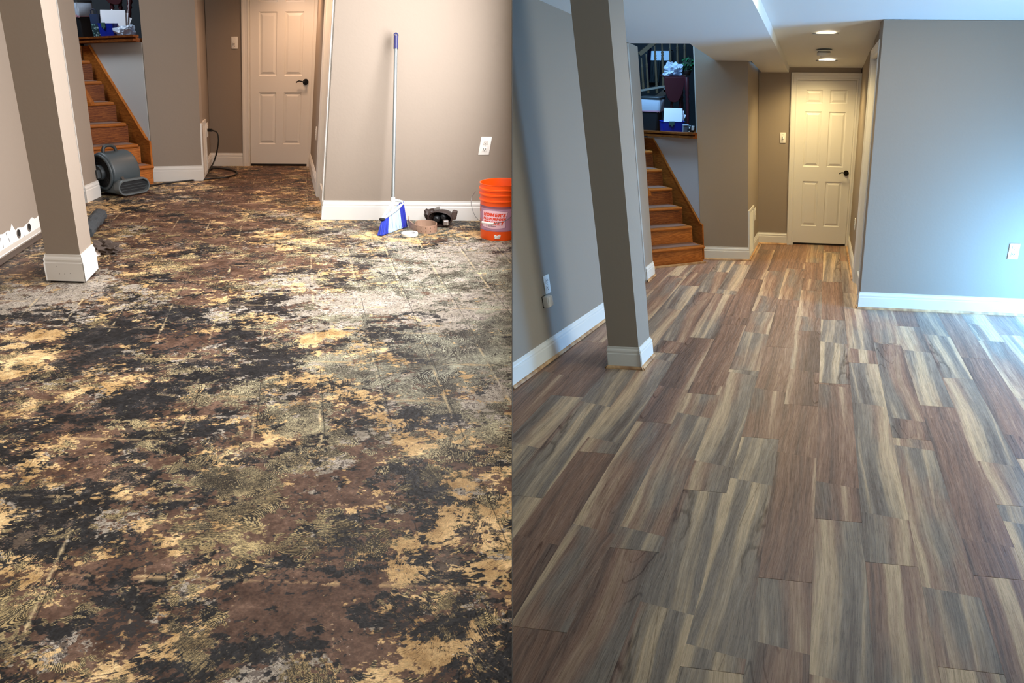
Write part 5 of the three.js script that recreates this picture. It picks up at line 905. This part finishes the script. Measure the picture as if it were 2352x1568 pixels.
{
  const G = GOODS.tableA.map(p => V(p)), foot = (p, z) => V(p.x, deckY(AFTER, p.x, z) + 0.002, z);
  dropLeafTable('burgundy drop-leaf table with its leaf hanging on the finished room\'s landing', AFTER, G[0], G[3], G[4].y, -10.3, [[foot(G[5], -10.36), V(G[8].x, 1.98, -10.36), 0.02], [foot(G[6], -10.36), V(G[9].x, 1.98, -10.36), 0.02], [foot(G[7], -10.2).setX(G[7].x), V(G[10].x + 0.005, 1.99, -10.24), 0.024], [foot(G[7], -10.55), V(G[10].x, 1.99, -10.55), 0.02]]);
  const q = GOODS.tbagA, b = tag(mesh('plastic_bag', blob(0.15, q[3] * 0.46, q[4] * 0.42, 0.09, 0.3, 5, 3.2), FILM), 'pale blue knotted plastic bag lying on the burgundy table', 'plastic bag'); b.position.set(q[0] + 0.05, 2.008 + q[4] * 0.34, -10.4);
  const L = GOODS.legsB.map(p => V(p)), footB = (p, z) => V(p.x, deckY(BEFORE, p.x, z) + 0.002, z);
  dropLeafTable('burgundy table on turned legs at the back of the stripped room\'s landing', BEFORE, V(L[3].x - 0.1, 3.05, -10.1), V(L[4].x + 0.08, 3.05, -10.1), L[3].y - 0.01, -10.1, [[footB(L[0], -10.14), V(L[3].x, 3.03, -10.14), 0.026], [footB(L[1], -10.14), V(L[4].x, 3.03, -10.14), 0.026], [footB(L[2], -9.95), V(L[5].x, 3.03, -10.2), 0.03]]);
}
{ // topiary plant on the table
  const q = GOODS.plantA, t = thing('potted_plant', 'bushy dark green potted plant standing on the burgundy table', 'plant', [q[0] + 0.02, 2.006, q[2]]), r = rand(61), lf = [], h = q[4];
  mesh('pot', lathe([[0, 0], [0.04, 0], [0.055, 0.06], [0.058, 0.065], [0.05, 0.065], [0, 0.055]], 28), std(0x241a17, 0.5), t);
  for (let i = 0; i < 260; i++) { const a = r() * 6.283, b = Math.acos(2 * r() - 1), R = 0.085 * (0.75 + 0.3 * r()), p = V(Math.sin(b) * Math.cos(a) * R * 1.1, h * 0.6 + Math.cos(b) * R * 0.95, Math.sin(b) * Math.sin(a) * R); const g = new THREE.CircleGeometry(0.017, 6).scale(1, 0.6, 1); g.translate(0.012, 0, 0); g.rotateX(r() * 6.28); g.rotateY(r() * 6.28); g.rotateZ(r() * 6.28); g.translate(p.x, p.y, p.z); lf.push(g); }
  const f = mesh('foliage', lf, std(0x1d5a35, 0.5, { side: THREE.DoubleSide }), t); f.userData.kind = 'stuff';
  mesh('core', blob(0.9, 0.07, 0.065, 0.07, 0.1, 3).translate(0, h * 0.6, 0), std(0x0d2416, 0.9), t);
}
{ // small case and pouch at the landing's right end
  const a = GOODS.caseA, y = deckY(AFTER, a[0], a[2]), c = thing('gadget_case', 'small grey plastic case right of the blue box on the landing', 'case', [a[0], y + 0.002, a[2]], 0.1); const H = a[1] + a[4] - y;
  mesh('case_body', new RoundedBoxGeometry(a[3], H * 0.8, 0.05, 3, 0.008).translate(0, H * 0.4, 0), std(0x6c7480, 0.5), c); mesh('case_lid', new RoundedBoxGeometry(a[3] * 1.03, H * 0.2, 0.054, 3, 0.006).translate(0, H * 0.9, 0), std(0x848b96, 0.5), c);
  const p = GOODS.pouchA, z = thing('zip_pouch', 'small black zip pouch with a white tag at the landing\'s right end', 'pouch', [p[0], deckY(AFTER, p[0], p[2]) + 0.002, p[2]], -0.15), h = p[1] + p[4] - z.position.y;
  mesh('pouch_body', blob(0.7, p[3] * 0.45, h * 0.52, 0.03, 0.1, 4, 2).translate(0, h * 0.43, 0), std(0x14151a, 0.5), z); mesh('tag', new RoundedBoxGeometry(p[3] * 0.35, h * 0.45, 0.006, 2, 0.003).translate(p[3] * 0.22, h * 0.65, 0.032), PLASTIC_WHITE, z);
  for (const s of [-0.2, 0.15]) mesh('zip_bead', new THREE.SphereGeometry(0.006, 10, 8).translate(-p[3] * 0.25, h * (0.5 + s), 0.034), PLASTIC_WHITE, z);
}
{ // balustrade of the upper flight, and what is behind it
  const t = thing('stair_railing', 'turned wooden balusters with a slanting handrail behind the bins', 'railing', [1.9, 1.7, -11.2]), WOOD = std(0x6b5a45, 0.35), loc = p => V(p).sub(t.position);
  GOODS.spin.forEach(([p, q]) => {
    const a = loc(q), b = loc(p), L = a.distanceTo(b), pr = [[1.5, 0], [1.5, 0.16], [1, 0.18], [1.5, 0.2], [0.9, 0.22], [1.4, 0.25], [1.1, 0.3], [1.25, 0.45], [1.1, 0.6], [0.9, 0.66], [1.5, 0.68], [0.9, 0.7], [1.5, 0.73], [1, 0.75], [0.8, 0.86], [0.85, 1]];
    const g = lathe([[0, 0], ...pr.map(([k, v]) => [k * 0.0135, v * L]), [0, L]], 16); g.applyQuaternion(new THREE.Quaternion().setFromUnitVectors(V(0, 1, 0), b.clone().sub(a).normalize())); g.translate(a.x, a.y, a.z); mesh('baluster', g, WOOD, t);
  });
  const r = GOODS.rail.map(loc), e = r[1].clone().sub(r[0]);
  mesh('handrail', bar(r[0], r[0].clone().addScaledVector(e, 2.2), 0.06, 0.055), WOOD, t); mesh('shoe_rail', bar(r[2].clone().addScaledVector(r[3].clone().sub(r[2]), -0.2), r[3], 0.05, 0.026), std(0x9a958a, 0.5), t);
  mesh('stringer', bar(r[4].clone().addScaledVector(r[5].clone().sub(r[4]), -0.3), r[5].clone().addScaledVector(r[5].clone().sub(r[4]), 0.4), 0.03, 0.07), std(0x4d4238, 0.5), t);
  mesh('newel_stub', bar(r[3].clone().add(V(0, -0.07, 0)), r[3].clone().add(V(0.0, 0.06, 0)), 0.03, 0.03, V(0, 0, 1)), std(0xb9bcc0, 0.5), t);
  const w = struct(new THREE.Group(), 'pale blue window far behind the balusters'); w.name = numbered('window'); scene.add(w);
  const pane = (q, z, m) => { const g = new THREE.BoxGeometry(q[3], q[4], 0.02); g.translate(q[0], q[1] + q[4] / 2, z); return mesh('pane', g, m, w); };
  pane(GOODS.winA, -12.3, new THREE.MeshStandardMaterial({ color: 0x88aacc, emissive: 0x6fa8e0, emissiveIntensity: 0.9, roughness: 0.4 }));
  mesh('window_frame', [[-0.5, 0, 0.02, 1.1], [0.5, 0, 0.02, 1.1], [0.08, 0, 0.02, 1], [0, -0.5, 1.05, 0.02], [0, 0.5, 1.05, 0.02]].map(([a, b, c, d]) => new THREE.BoxGeometry(c < 0.1 ? 0.016 : c * GOODS.winA[3], d < 0.1 ? 0.016 : d * GOODS.winA[4], 0.03).translate(GOODS.winA[0] + a * GOODS.winA[3], GOODS.winA[1] + (b + 0.5) * GOODS.winA[4], -12.29)), std(0x2b2c30, 0.6), w);
  const cu = (name, q, z, col, label) => { const pts = []; for (let i = 0; i <= 20; i++) pts.push(V((i / 20 - 0.5) * q[3], 0, 0.012 * Math.sin(i * 1.3))); const back = pts.map(p => p.clone().add(V(0, 0, -0.006))).reverse(); const g = prism([...pts, ...back].map(p => p.clone()), V(0, q[4], 0)); const o = tag(mesh(name, g, std(col, 0.8)), label, 'curtain'); o.position.set(q[0], q[1], z); };
  cu('curtain', GOODS.curtA, -12.25, 0x46545a, 'grey-green curtain hanging below the window behind the balusters'); cu('curtain', GOODS.navyA, -12.2, 0x101438, 'narrow navy curtain at the left of the window behind the balusters');
}
renderer.render(scene, camera);
